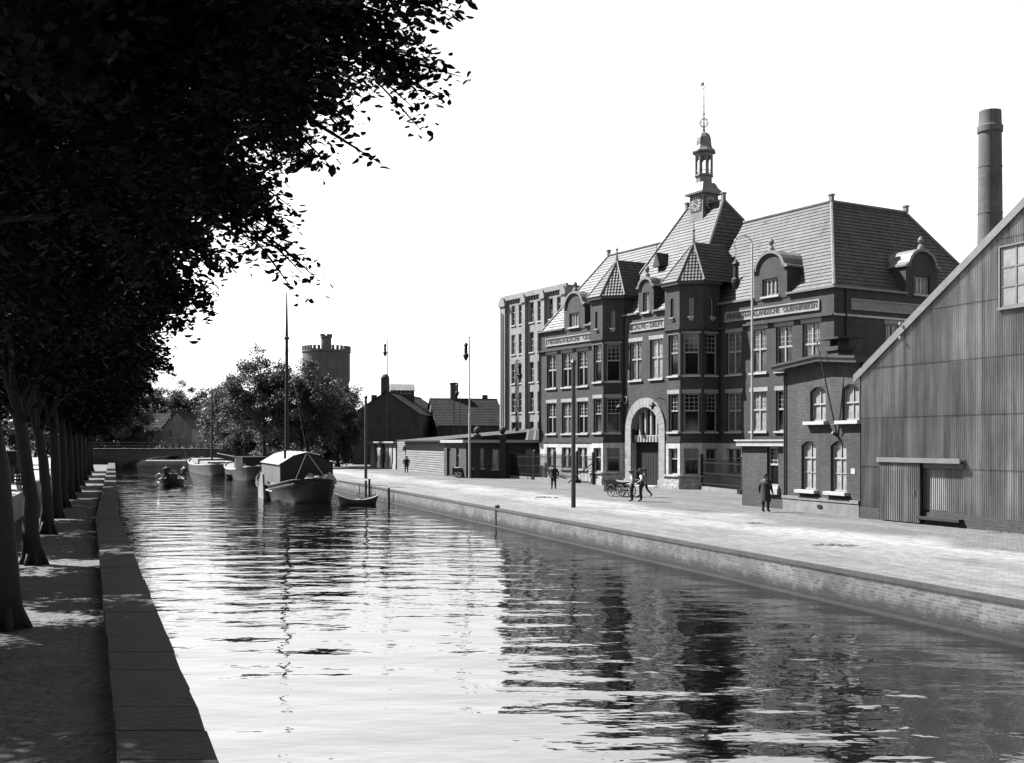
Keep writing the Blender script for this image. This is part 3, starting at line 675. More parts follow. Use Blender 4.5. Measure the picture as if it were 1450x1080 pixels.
c.build('roof', 'dark_paint', hb)
ch = MB(); ch.box(1.85, 2.75, 1.2, 2.0, 7.1, 8.0); ch.box(1.75, 2.85, 1.1, 2.1, 7.85, 8.05)
for x in (2.0, 2.6): ch.box(x - .05, x + .05, 1.3, 1.9, 8.05, 8.4)
ch.box(1.55, 3.05, .95, 2.25, 8.4, 8.47); ch.build('chimney', 'brick_old', hb)
fp = MB(); fp.tube([(4.35, -.05, 3.75), (4.0, -.9, 8.1)], [.045, .025], 8); fp.tube([(4.35, -.02, 3.7), (4.35, -.3, 3.85)], .08, 6); fp.tube([(5.3, 0, 4.3), (4.3, -.35, 4.2)], .03, 6); fp.build('flagpole', 'dark_paint', hb)
v = MB(); v.box(2.9, 3.25, -.12, -.1, .28, .42); v.build('plinth_vent', 'iron', hb)
pl = MB(); pl.box(5.35, 5.65, -.02, 0, 1.95, 2.2); pl.build('wall_plate', 'sill', hb)
dp = MB(); dp.tube([(.12, -.08, .75), (.12, -.08, 6.9)], .05, 8); dp.build('rain_pipe', 'brick_old', hb)

lo = thing('lodge', 'low flat roofed brick lodge with one tall window and white cornice', 'lodge', on(H0, -4.55, .35), QA)
b = MB(); LW_ = 4.5; b.wall(0, LW_, 0, 3.2, [hole('lodge', 2.95, 1.15)], depth=.28)
b.quad((0, 4, 0), (0, 0, 0), (0, 0, 3.2), (0, 4, 3.2)); b.quad((LW_, 0, 0), (LW_, 4, 0), (LW_, 4, 3.2), (LW_, 0, 3.2)); b.quad((LW_, 4, 0), (0, 4, 0), (0, 4, 3.2), (LW_, 4, 3.2)); b.build('wall', 'brick_house', lo)
add_window(lo, 'lodge', 2.95, 0, 1.15, lintel=False, curtain=0)
sb_ = MB(); sb_.box(2.3, 3.6, -.16, 0, .72, 1.008); sb_.build('window_box', 'white_paint', lo)
c = MB(); c.box(-.2, LW_, -.25, 4.1, 3.2, 3.46); c.box(-.28, LW_, -.33, 4.15, 3.46, 3.54); c.build('roof', 'grey_paint', lo)

# corrugated iron shed, gable towards the quay
SA = math.atan2(-.935, .354); S0 = (15.66, 50.72)
sh = thing('iron_shed', 'big gabled shed clad in rusty corrugated iron with a sliding door', 'shed', (S0[0], S0[1], G), SA)
RX, SW = 13.5, 27.0; slope_ = 5.85 / 9.6
def rake(x): return 6.5 + slope_ * (x if x < RX else SW - x)
holes = [(8.35, 11.9, 8.55, 10.75), (3.95, 6.35, .35, 2.55)]
pitch = .115; seg = 4; nx_ = int(SW / pitch * seg); xs = [SW * i / nx_ for i in range(nx_ + 1)]
seams = [.5, 2.4, 4.55, 6.75, 8.95, 11.2, 13.4, 15.6]
vs, fs = [], []
for i in range(nx_):
    xa, xb = xs[i], xs[i + 1]; ya, yb_ = [.024 * math.cos(2 * math.pi * x / pitch) for x in (xa, xb)]; xm = (xa + xb) / 2
    for k, z0_ in enumerate(seams):
        z1_ = seams[k + 1] if k + 1 < len(seams) else 99
        ra, rb_ = rake(xa), rake(xb)
        if z0_ >= min(ra, rb_): break
        cuts = [(z0_, z1_)]
        for h in holes:
            if h[0] < xm < h[1]:
                nc = []
                for a, c_ in cuts:
                    if h[3] <= a or h[2] >= c_: nc.append((a, c_)); continue
                    if a < h[2]: nc.append((a, h[2]))
                    if c_ > h[3]: nc.append((h[3], c_))
                cuts = nc
        for a, c_ in cuts:
            j = len(vs); lo_ = -.018 if a == z0_ and k else -.004
            vs += [(xa, ya + lo_, a - (.06 if a == z0_ and k else 0)), (xb, yb_ + lo_, a - (.06 if a == z0_ and k else 0)), (xb, yb_, min(c_, rb_)), (xa, ya, min(c_, ra))]; fs.append((j, j + 1, j + 2, j + 3))
b = MB(); b.v = vs; b.f = fs; b.mi = [0] * len(fs); b.build('cladding', 'corrugated', sh)
b = MB(); b.box(0, SW, .02, .3, 0, .62); b.box(0, SW, -.06, .02, 0, .5); b.build('plinth', 'brick_house', sh)
b = MB(); dp_ = 30
b.quad((0, dp_, 0), (0, .04, 0), (0, .04, 6.5), (0, dp_, 6.5)); b.quad((SW, .04, 0), (SW, dp_, 0), (SW, dp_, 6.5), (SW, .04, 6.5))
b.add([(SW, dp_, 0), (0, dp_, 0), (0, dp_, 6.5), (RX, dp_, rake(RX)), (SW, dp_, 6.5)], [(0, 1, 2, 3, 4)]); b.build('side_wall', 'corrugated', sh)
r = MB()
for x0, x1 in ((-.35, RX), (SW + .35, RX)):
    za, zb_ = rake(0) - .35 * slope_ + .03, rake(RX) + .03
    P = [(x0, -.06, za), (x1, -.06, zb_), (x1, dp_ + .3, zb_), (x0, dp_ + .3, za)]; T_ = [(p[0], p[1], p[2] + .1) for p in P]
    if x0 > x1: P, T_ = P[::-1], T_[::-1]
    r.add(P + T_, [(3, 2, 1, 0), (4, 5, 6, 7), (0, 1, 5, 4), (1, 2, 6, 5), (2, 3, 7, 6), (3, 0, 4, 7)])
r.build('roof', 'corrugated', sh)
bb = MB()
for x0, x1 in ((-.38, RX), (SW + .38, RX)):
    za, zb_ = rake(0) - .38 * slope_ - .2, rake(RX) - .2
    P = [(x0, za), (x1, zb_), (x1, zb_ + .36), (x0, za + .36)]
    bb.prism_y(P if x0 < x1 else P[::-1], -.13, -.062)
bb.build('barge_board', 'zinc', sh)
h = holes[0]; wf = MB()
for k in range(6): x = h[0] + (h[1] - h[0]) * k / 5; wf.box(x - .035, x + .035, -.03, .06, h[2], h[3])
for k in range(4): z = h[2] + (h[3] - h[2]) * k / 3; wf.box(h[0] + .036, h[1] - .036, -.026, .056, z - .03, z + .03)
wf.box(h[0] - .12, h[1] + .12, -.14, .0, h[2] - .14, h[2] - .04); wf.box(h[0] - .12, h[0] - .04, -.08, 0, h[2] - .035, h[3] + .1); wf.box(h[0] - .035, h[1] + .12, -.08, 0, h[3] + .035, h[3] + .1)
q = wf.build('window', 'zinc', sh); p = MB(); p.box(h[0], h[1], .0, .02, h[2], h[3]); MAT['frosted'] = M('dusty_glass', .2, rough=.35, var=.35, scale=.9, spec=.5); p.build('pane', 'frosted', q)
def corr_panel(x0, x1, z0_, z1_, y):
    b = MB(); n = int((x1 - x0) / pitch * 4)
    for i in range(n):
        xa, xb = x0 + (x1 - x0) * i / n, x0 + (x1 - x0) * (i + 1) / n; ya, yb_ = [y + .024 * math.cos(2 * math.pi * x / pitch) for x in (xa, xb)]
        b.quad((xa, ya, z0_), (xb, yb_, z0_), (xb, yb_, z1_), (xa, ya, z1_))
    b.box(x0, x1, y + .03, y + .06, z0_, z1_); return b
dd = corr_panel(1.62, 4.05, .05, 2.6, -.24); d = dd.build('sliding_door', 'corrugated', sh)
for x in (1.55, 4.05): e = MB(); e.box(x, x + .07, -.26, -.16, .05, 2.62); e.build('door_edge', 'dark_paint', d)
hd = MB(); hd.tube([(3.8, -.3, 1.2), (3.8, -.3, 1.45)], .02, 6); hd.build('handle', 'white_paint', d)
dd = corr_panel(3.95, 6.35, .35, 2.55, .06); dd.build('door', 'corrugated', sh)
rl = MB(); rl.box(1.5, 6.5, -.34, 0, 2.63, 2.7); rl.box(1.5, 6.5, -.36, -.3, 2.55, 2.75); rl.box(4.12, 6.45, -.12, -.02, 2.35, 2.54); rl.build('door_rail', 'zinc', sh)
th = MB(); th.box(4.0, 6.4, -.3, -.06, .22, .34); th.build('threshold', 'wood_dark', sh)
br_ = MB()
for z in (8.35, 7.75): br_ = MB(); br_.tube([(2.9, 0, z - .1), (2.9, -.25, z)], .02, 5); br_.lathe([(.02, z), (.06, z + .03), (.05, z + .12), (.02, z + .15)], (2.9, -.25), 8); br_.build('insulator_bracket', 'white_paint', sh)

# ---------------------------------------------------------------- chimney, far pale factory, water tower
cx, cy = px(1402, 112), 112
b = MB(); b.lathe([(1.42, 0), (1.08, 34.0), (1.08, 34.05), (1.2, 34.1), (1.22, 34.7), (1.08, 34.8), (1.05, 36.2), (.8, 36.2), (.8, 35.6)], seg=28)
for z in (30.6, 26.0): r_ = 1.42 - .34 * z / 34; b.lathe([(r_ + .004, z), (r_ + .035, z + .02), (r_ + .035, z + .12), (r_ + .003, z + .14)], seg=28)
tag(b.build('factory_chimney', 'brick_mid', None, (cx, cy, G), smooth=False), 'tall round brick factory chimney rising behind the iron shed', 'chimney')

cb = thing('pale_factory', 'pale five storey factory block with paired windows, behind the turreted office', 'building', (-1.19, 146, G), FA)
TOP = 22.0; cols = [(2.68, 4.5), (7.1, 8.97), (11.5, 13.35)]; CW = 15.1; CD = 40
rows = [TOP - 1.25 - 2.5 - 3.7 * k for k in range(5)]
b = MB(); b.wall(0, CW, 0, TOP - .9, [hole('works', x, z) for pr in cols for x in pr for z in rows], depth=.35)
b.quad((0, CD, 0), (0, 0, 0), (0, 0, TOP), (0, CD, TOP)); b.quad((CW, 0, 0), (CW, CD, 0), (CW, CD, TOP), (CW, 0, TOP)); b.quad((0, 0, TOP - .05), (CW, 0, TOP - .05), (CW, CD, TOP - .05), (0, CD, TOP - .05))
b.build('wall', 'concrete', cb)
p = MB()
for x0, x1 in ((-.15, 1.2), (5.35, 6.15), (9.85, 10.6), (14.4, 15.25)):
    p.box(x0, x1, -.4, 0, 0, TOP - 1.2); p.prism_y([(x0 - .15, TOP - 1.2), (x1 + .15, TOP - 1.2), (x1 + .15, TOP - .8), (x1 - .2, TOP - .2), (x0 + .2, TOP - .2), (x0 - .15, TOP - .8)], -.55, -.001)
p.build('pilaster', 'concrete', cb)
c = MB(); c.box(-.2, CW + .2, -.3, 0, TOP - .5, TOP + .15)
for k in range(25): c.box(k * .62 + .05, k * .62 + .33, -.12, 0, TOP - .85, TOP - .5)
c.build('cornice', 'concrete', cb)
for pr in cols:
    for x in pr:
        for z in rows: add_window(cb, 'works', x, 0, z, lintel=False, curtain=.12)
p = MB(); p.tube([(.6, -.55, 0), (.6, -.55, TOP - 2)], .1, 8); p.build('rain_pipe', 'white_paint', cb)

Y = 215; tx_ = px(462, Y)
wt = thing('water_tower', 'round brick water tower with battlements, half hidden behind the far trees', 'tower', (tx_, Y, G))
b = MB(); b.lathe([(4.3, 0), (4.25, 14.5), (4.5, 15.2), (4.5, 20.3), (4.65, 20.45), (4.65, 20.8)], seg=40); b.build('wall', 'brick_mid', wt)
c = MB()
for k in range(32):
    a0, a1 = 2 * math.pi * k / 32, 2 * math.pi * (k + .55) / 32
    c.prism([(r_ * math.cos(t_), r_ * math.sin(t_)) for r_, t_ in ((4.3, a0), (4.65, a0), (4.65, a1), (4.3, a1))], 20.8, 21.6)
c.build('battlement', 'brick_mid', wt)
c = MB(); c.lathe([(1.0, 20.8), (1.0, 23.2), (1.15, 23.3), (1.15, 23.6)], seg=12)
for k in range(6): a = math.pi * k / 3; c.box(.95 * math.cos(a) - .2, .95 * math.cos(a) + .2, .95 * math.sin(a) - .2, .95 * math.sin(a) + .2, 23.6, 24.0)
c.build('stair_turret', 'brick_mid', wt)
p = MB(); p.tube([(0, 0, 23.6), (0, 0, 29)], .04, 5); p.build('flagstaff', 'iron', wt)

# ---------------------------------------------------------------- low works buildings beyond the gate
PB = (-14.2, 140.0)
WA = math.atan2(-24.0, 7.4)
ws = thing('plank_shed', 'long low shed with a weathered horizontal plank front facing the quay', 'shed', (PB[0], PB[1], G), WA)
LN = 25.1; b = MB()
b.box(0, LN, 0, .1, 0, 3.6)
for k in range(14): b.add([(0, -.05, .02 + k * .25), (LN, -.05, .02 + k * .25), (LN, 0, .25 + k * .25), (0, 0, .25 + k * .25), (0, 0, .02 + k * .25), (LN, 0, .02 + k * .25)], [(0, 1, 2, 3), (4, 5, 1, 0), (1, 5, 2), (0, 3, 4)])
b.build('plank_wall', 'plank', ws)
b = MB(); b.add([(LN - .01, .1, 0), (LN - .01, 14, 0), (LN - .01, 14, 4.8), (LN - .01, .1, 3.6)], [(0, 1, 2, 3)]); b.add([(0, 14, 0), (LN, 14, 0), (LN, 14, 4.8), (0, 14, 4.8)], [(3, 2, 1, 0)]); b.add([(0.01, .1, 0), (.01, 14, 0), (.01, 14, 4.8), (.01, .1, 3.6)], [(3, 2, 1, 0)]); b.build('end_wall', 'wood_dark', ws)
b = MB(); P = [(4.5, -.75, 3.5), (LN + .4, -.75, 3.5), (LN + .4, 14.3, 4.85), (4.5, 14.3, 4.85)]; b.add(P + [(x, y, z + .14) for x, y, z in P], [(3, 2, 1, 0), (4, 5, 6, 7), (0, 1, 5, 4), (1, 2, 6, 5), (2, 3, 7, 6), (3, 0, 4, 7)]); b.box(0, 4.5, -.1, 10, 3.6, 3.7); b.build('roof', 'wood_dark', ws)
m = MB(); m.lathe([(.05, 0), (.28, .06), (.28, .5), (.05, .6)], (4.9, -.2), 10); m.build('wall_light', 'white_paint', ws, (0, 0, 2.35))

def stall(L0, L1, n, lab):
    o = (PB[0], PB[1]); d = Vector((7.4, -24.0)).normalized()
    t = thing('goods_stall', lab, 'shed', (o[0] + d.x * L0, o[1] + d.y * L0, G), WA)
    ln = L1 - L0; b = MB(); b.box(0, ln, 1.2, 5, 0, 3.3); b.box(0, .25, .1, 1.2, 0, 3.3); b.box(ln - .25, ln, .1, 1.2, 0, 3.3); b.build('wall', 'wood_dark', t)
    r_ = MB(); r_.box(-.3, ln + .2, -.5, 5.2, 3.3, 3.5); r_.build('roof', 'grey_paint', t)
    for k in range(n):
        x = ln * (k + .5) / n; w_ = ln / n * .32
        p = MB(); p.box(x - w_, x + w_, -.05, .15, .7, 3.0); p.box(x - w_ - .15, x + w_ + .15, -.1, .2, 0, .7); p.box(x - w_ - .25, x + w_ + .25, -.12, .2, 3.0, 3.29); p.build('pier', 'stone', t)
stall(-8.3, -.4, 3, 'open fronted goods stall with three pale piers next to the plank shed'); stall(-19.5, -10.2, 2, 'far open fronted goods stall with two pale piers beyond the lamp post')

gh = thing('gate_office', 'single storey dark brick gate office with a pale corner bay of windows', 'building', (0, 0, G))
p1, p2, p3 = (-6.9, 114.5), (-4.35, 107.0), (2.6, 107.8); Hh = 3.35
m, L_, a = face_mx(p1, p2); b = MB(); b.mx = m; b.wall(0, L_, 0, Hh, [(1.1, 2.6, 0.05, 2.8), hole('porch', 5.0, .95)], depth=.3)
add_window(gh, 'porch', (m @ Vector((5.0, 0, 0))).x, (m @ Vector((5.0, 0, 0))).y, .95, a, lintel=False, curtain=.4)
d = MB(); d.mx = m; d.box(1.1, 2.6, .2, .26, .05, 2.1); d.box(1.1, 2.6, .2, .26, 2.15, 2.8); d.build('door', 'dark_paint', gh)
m, L2, a = face_mx(p2, p3); b.mx = m; b.wall(0, L2, 0, Hh, [hole('sash', 1.2, .4)[:2] + (.95, 2.85)] + [hole('porch', x, .85) for x in (3.0,)] + [(4.2, 5.3, 0.05, 2.6)] + [hole('porch', 6.2, .85)], depth=.3)
for x in (1.2, 3.0, 6.2): pt = m @ Vector((x, 0, .95 if x < 2 else .85)); add_window(gh, 'porch', pt.x, pt.y, pt.z, a, lintel=False, curtain=.3)
d = MB(); d.mx = m; d.box(4.2, 5.3, .2, .26, .05, 2.6); d.build('door', 'dark_paint', gh)
b.mx = Matrix.Identity(4); b.quad((p3[0], p3[1], 0), (6.5, 115, 0), (6.5, 115, Hh), (p3[0], p3[1], Hh)); b.build('wall', 'brick_old', gh)
r = MB(); r.prism([(p1[0] - .4, p1[1] + .1), (p2[0] - .3, p2[1] - .4), (p3[0] + .4, p3[1] - .4), (6.8, 115.2), (-2, 117)], Hh, Hh + .28); r.build('roof', 'grey_paint', gh)

gl = thing('glazed_lean_to', 'little lean to roof of glass and slats between the gate office and factory', 'shed', (1.2, 112, G), 0)
b = MB(); b.add([(0, 0, 3.4), (5.0, 0, 3.4), (5.0, 2.5, 4.6), (.6, 2.5, 4.6), (0, 2.5, 3.4)], [(0, 1, 2, 3), (0, 3, 4)]); b.box(0, 5, .05, 2.5, 0, 3.38); b.build('wall', 'wood_dark', gl)
b = MB()
for k in range(7): b.add([(.1 + k * .75, -.02, 3.42), (.35 + k * .75, -.02, 3.42), (.55 + k * .72, 2.48, 4.63), (.35 + k * .72, 2.48, 4.63)], [(0, 1, 2, 3)])
b.build('glazing_bar', 'zinc', gl)

# ---------------------------------------------------------------- dark warehouses behind
def gable_house(name, lab, x0, y0, rz, W_, D_, he, hr, wallmat='brick_old', roofmat='tile_dark', wins=(), cat='warehouse'):
    t = thing(name, lab, cat, (x0, y0, G), rz); b = MB()
    b.wall(0, W_, 0, he, [hole(s, x, z) for s, x, z in wins], depth=.3); b.add([(0, 0, he), (W_, 0, he), (W_ / 2, 0, hr)], [(0, 1, 2)])
    b.add([(W_, D_, 0), (0, D_, 0), (0, D_, he), (W_ / 2, D_, hr), (W_, D_, he)], [(0, 1, 2, 3, 4)]); b.quad((0, D_, 0), (0, 0, 0), (0, 0, he), (0, D_, he)); b.quad((W_, 0, 0), (W_, D_, 0), (W_, D_, he), (W_, 0, he))
    b.build('wall', wallmat, t)
    r_ = MB(); e = .25; dz = (hr - he) / (W_ / 2) * e
    r_.slope((-e, D_ + e, he - dz + .12), (-e, -e, he - dz + .12), (W_ / 2, -e, hr + .12), (W_ / 2, D_ + e, hr + .12), row=.5); r_.slope((W_ + e, -e, he - dz + .12), (W_ + e, D_ + e, he - dz + .12), (W_ / 2, D_ + e, hr + .12), (W_ / 2, -e, hr + .12), row=.5)
    r_.box(W_ / 2 - .15, W_ / 2 + .15, -e, D_ + e, hr + .05, hr + .2)
    rr = r_.build('roof', roofmat, t)
    for s, x, z in wins: add_window(t, s, x, 0, z, lintel=False, curtain=.1)
    return t, rr
Y = 172
t, r_ = gable_house('gabled_warehouse', 'dark gabled warehouse with a tall chimney on its peak beyond the stalls', px(499, Y), Y, -.12, px(596, Y) - px(499, Y), 26, 7.6, 11.0)
c = MB(); c.box(4.4, 5.5, .1, 1.2, 10.2, 13.2); c.lathe([(.62, 13.2), (.62, 13.35), (.4, 13.7), (.1, 13.8)], (4.95, .65), 10); c.box(2.9, 3.6, .1, 1.0, 9.4, 10.6); c.build('chimney', 'brick_old', t)
lt = thing('roof_lantern', 'glazed gable lantern on the ridge of the dark warehouse roof', 'skylight', (px(555, 180), 180, G), .25)
b = MB(); b.box(0, 3.6, 0, 2.2, 8.0, 11.15); b.box(.03, 3.57, .03, 2.17, 11.15, 11.7); b.build('wall', 'brick_old', lt)
b = MB()
for k in range(6): b.box(k * .7, .12 + k * .7, -.03, .03, 11.2, 11.7)
b.box(-.05, 3.67, -.032, .032, 11.15, 11.22); b.box(-.05, 3.67, -.032, .032, 11.62, 11.72); b.build('window', 'white_paint', lt)
b = MB(); b.add([(-.15, -.25, 11.7), (3.75, -.25, 11.7), (3.75, 1.1, 12.75), (-.15, 1.1, 12.75), (-.15, 2.45, 11.7), (3.75, 2.45, 11.7)], [(0, 1, 2, 3), (3, 2, 5, 4), (1, 5, 2), (0, 3, 4)])
b.build('glass_roof', 'canvas_white', lt)  # plain white colour stands in for sky reflected in and shining through the glass
Y = 180
t, r_ = gable_house('hipped_warehouse', 'long dark warehouse roof running across behind the plank shed', px(596, Y), Y + 9, -R(90) + .2, 15, px(690, Y) - px(596, Y), 6.0, 10.3)
c = MB(); c.box(6.6, 7.8, 3.2, 4.3, 9.5, 12.8); c.box(6.5, 7.9, 3.1, 4.4, 12.8, 13.0); c.build('chimney', 'brick_old', t)
Y = 190
t, r_ = gable_house('low_warehouse', 'low dark warehouse between the hipped roof and pale factory', px(660, Y), Y + 8, -R(90) + .1, 14, 16, 4.5, 9.6)
c = MB(); c.box(6.5, 7.4, 2.0, 2.9, 9, 11.4); c.build('chimney', 'brick_old', t)

# house and bridge at the end of the canal
Y = 235
t, r_ = gable_house('canal_house', 'pale gabled house with four windows beyond the canal bridge', px(230, Y) , Y, -.05, 6.2, 11, 6.4, 9.6, 'concrete', 'tile_dark', [('small', 1.8, 4.4), ('small', 4.2, 4.4), ('small', 1.8, .9), ('small', 4.2, .9)], 'house')
bw2 = MB(); bw2.wall(-7, 0, 0, 5.8, [hole('small', -3.5, 1.0)], depth=.2); bw2.build('side_wing', 'concrete', t)
rr = MB(); rr.slope((-7.2, -.2, 5.8), (.2, -.2, 5.8), (.2, 4.5, 9.5), (-7.2, 4.5, 9.5), row=.5); rr.build('wing_roof', 'tile_dark', t)
bg_ = thing('canal_bridge', 'dark low arched brick bridge with iron railings across the canal end', 'bridge', (lx(1.0, 188), 188, 0))
BW = 26; b = MB(); n = 16; aw = 9.0; ax = 10.5
arc = [(ax - aw * math.cos(math.pi * k / n), .1 + 2.0 * math.sin(math.pi * k / n)) for k in range(n + 1)]
for (x0, z0_), (x1, z1_) in zip(arc, arc[1:]): b.prism_y([(x0, z0_), (x1, z1_), (x1, 3.1), (x0, 3.1)], 0, 8)
b.box(-8, ax - aw, 0, 8, -2, 3.1); b.box(ax + aw, BW + 8, 0, 8, -2, 3.1); b.build('arch', 'brick_old', bg_)
b = MB(); b.box(-8, BW + 8, -.15, 8.15, 3.1, 3.3); b.build('deck', 'wood_dark', bg_)
b = MB()
for y in (.05, 7.9):
    for k in range(36): x = -8 + k * (BW + 16) / 35; b.tube([(x, y, 3.3), (x, y, 4.35)], .05, 5)
    for z in (3.75, 4.3): b.tube([(-8, y, z), (BW + 8, y, z)], .045, 5)
b.build('railing', 'iron', bg_)

# ---------------------------------------------------------------- iron fences and gate
def fence(name, lab, p, q, h, mats='iron', kerb=True, step=.16, posts=4):
    d = Vector((q[0] - p[0], q[1] - p[1])); L_ = d.length; t = thing(name, lab, 'fence', (p[0], p[1], G), math.atan2(d.y, d.x))
    b = MB(); n = int(L_ / step)
    for k in range(n + 1): x = L_ * k / n; b.box(x - .014, x + .014, -.014, .014, .3, h)
    for z in (.5, h * .55, h - .25): b.box(0, L_, -.02, .02, z - .03, z + .03)
    b.build('panel', mats, t)
    for k in range(posts):
        x = L_ * k / (posts - 1); c = MB(); c.box(x - .08, x + .08, -.08, .08, 0, h + .15); c.lathe([(.1, h + .15), (.12, h + .25), (.02, h + .38)], (x, 0), 8); c.box(x - .3, x + .3, -.25, .25, 0, .28); c.build('post', mats, t)
    if kerb: c = MB(); c.box(.3, L_ - .3, -.16, .16, 0, .24); c.build('kerb', 'dull_stone', t)
    return t
f0, f1, f2 = gx(708, 675.5), gx(757, 679), gx(817, 683.6)
fence('iron_fence', 'black iron railing on a stone kerb before the dark gate office', f0, f1, 2.3, step=.11, posts=2)
fence('iron_fence', 'black iron railing on a stone kerb below the pale base of the left wing', f1, f2, 2.35, posts=3)
fence('iron_fence', 'black iron railing on a stone kerb between the right turret and lodge', gx(994, 693), gx(1051, 699.5), 2.2, posts=2)
ga, gb = gx(822, 684.5), gx(840, 686)
t = thing('iron_gate', 'iron gate leaf with a diagonal brace hung beside the left turret', 'gate', (ga[0], ga[1], G), math.atan2(gb[1] - ga[1], gb[0] - ga[0])); L_ = math.dist(ga, gb)
b = MB()
for k in range(10): x = L_ * k / 9; b.box(x - .015, x + .015, -.015, .015, .1, 2.3)
for z in (.2, 1.3, 2.0): b.box(0, L_, -.02, .02, z - .03, z + .03)
b.build('bars', 'iron', t); c = MB(); c.box(L_ - .06, L_ + .1, -.09, .09, 0, 2.6); c.build('post', 'iron', t); c = MB(); c.tube([(L_, -.1, 1.7), (.2, -1.2, .1)], .05, 6); c.build('brace', 'iron', t)
for (x, y), lab in ((gx(680, 677), 'tall dark gate pier with a ball top against the gate office wall'), (gx(716, 677), 'tall dark gate pier with a ball top at the left end of the railing')):
    t = thing('gate_pier', lab, 'gate pier', (x - .3, y + .6, G)); b = MB(); b.box(-.3, .3, -.3, .3, 0, 4.0); b.box(-.4, .4, -.4, .4, 3.6, 3.75); b.build('shaft', 'brick_old', t); c = MB(); c.lathe([(.36, 4.0), (.4, 4.1), (.15, 4.2), (.3, 4.4), (.34, 4.6), (.22, 4.8), (.04, 4.9)], (0, 0), 12); c.build('ball_top', 'brick_old', t)

# ---------------------------------------------------------------- posts and lamps
def post(x, y, ztop, r_, lab, mat='dark_paint', z0_=G):
    t = thing('wooden_post', lab, 'post', (x, y, z0_)); b = MB(); b.tube([(0, 0, 0), (0, 0, ztop - z0_)], [r_, r_ * .85], 10); b.build('shaft', mat, t); c = MB(); c.lathe([(r_, ztop - z0_ - .25), (r_ * 1.25, ztop - z0_ - .2), (r_ * 1.25, ztop - z0_ - .1), (r_ * .5, ztop - z0_ + .05)], seg=10); c.build('cap', mat, t)
x, y = gx(812, 718.5); post(x, y, CAM_Z + (626 - 510) / 1600 * y, .12, 'tall dark post standing on the quay edge before the left wing')
x, y = gx(518, 677.5); post(x, y, CAM_Z + (626 - 560) / 1600 * y, .14, 'tall dark post standing on the quay near the moored dinghy')
def lamp_mast(xp, Y, ytop, zb, r_, lab, mat, crook=False, lattice=False):
    zt = CAM_Z + (626 - ytop) / 1600 * Y - zb; t = thing('lamp_mast', lab, 'lamp', (px(xp, Y), Y, zb)); b = MB()
    if crook:
        rr = 1.0 * 27 / 1600 * Y * .47; pts = [(0, 0, 0), (0, 0, zt * .5), (0, 0, zt - rr * 1.2)] + [(-rr + rr * math.cos(k * math.pi / 10), 0, zt - rr * 1.0 + rr * math.sin(k * math.pi / 10)) for k in range(0, 13)]
        b.tube(pts, [r_, r_ * .8, r_ * .7] + [r_ * .55] * 13, 8); ex = pts[-1]
    else: b.tube([(0, 0, 0), (0, 0, zt * .45), (0, 0, zt * .46), (0, 0, zt)], [r_, r_, r_ * .7, r_ * .5], 8); ex = (0, 0, zt)
    if lattice:
        for k in range(int(zt / .6)): b.tube([((-1) ** k * .18, -.1, k * .6), ((-1) ** (k + 1) * .18, -.1, k * .6 + .6)], .03, 4)
        for s in (-1, 1): b.tube([(s * .18, -.1, 0), (s * .18, -.1, zt - .3)], .04, 5)
    b.build('mast', mat, t)
    l = MB(); lx_ = ex[0] + (0 if crook else (.35 if lattice else -.35)); lz = ex[2] - (.25 if crook else .2)
    if not crook: l.tube([(0, 0, lz + .1), (lx_, 0, lz + .1)], .03, 5)
    l.tube([(lx_, 0, lz + .1), (lx_, 0, lz - .5)], .02, 5)
    l.lathe([(.05, lz - 2.1), (.13, lz - 2.0), (.26, lz - 1.7), (.26, lz - 1.5), (.17, lz - 1.4), (.15, lz - .7), (.24, lz - .6), (.1, lz - .4)], (lx_, 0), 10); l.build('lamp', 'iron', t)
lamp_mast(1065, 66, 333, G, .085, 'white lamp mast with a crook arm and hanging lamp behind the lodge', 'galv', crook=True)
lamp_mast(665, 106, 476, G, .11, 'slender pale lamp mast standing before the gate office', 'galv')
lamp_mast(549, 150, 480, G, .11, 'tall dark lamp mast rising behind the gabled warehouse chimney', 'iron')
lamp_mast(732, 128, 509, G, .13, 'dark lamp mast before the pale factory', 'iron', lattice=True)
lamp_mast(651, 150, 537, G, .07, 'thin dark lamp mast behind the plank shed near the chimney', 'iron')
t = post(px(643, 152), 152, CAM_Z + (626 - 539) / 1600 * 152, .06, 'thin leaning dark pole behind the gate office roof', 'iron')
def mooring(xp, yw, top, lab, r_=.09):
    Y = 1600 * CAM_Z / (yw - 626); b = MB(); b.tube([(0, 0, -2), (0, 0, top)], r_, 8); b.lathe([(r_, top - .02), (r_ * 1.15, top), (r_ * .6, top + .06)], seg=8); tag(b.build('mooring_post', 'wood_dark', None, (px(xp, Y), Y, 0)), lab, 'mooring post')
mooring(518, 706, 1.35, 'thin mooring post in the water just right of the dinghy bow'); mooring(523, 705, 1.45, 'thin mooring post nearest the quay wall beyond the dinghy'); mooring(550.5, 712, 1.05, 'dark mooring post standing against the far quay wall')
mooring(704, 745, 1.05, 'dark timber fender post halfway along the quay wall', .13)
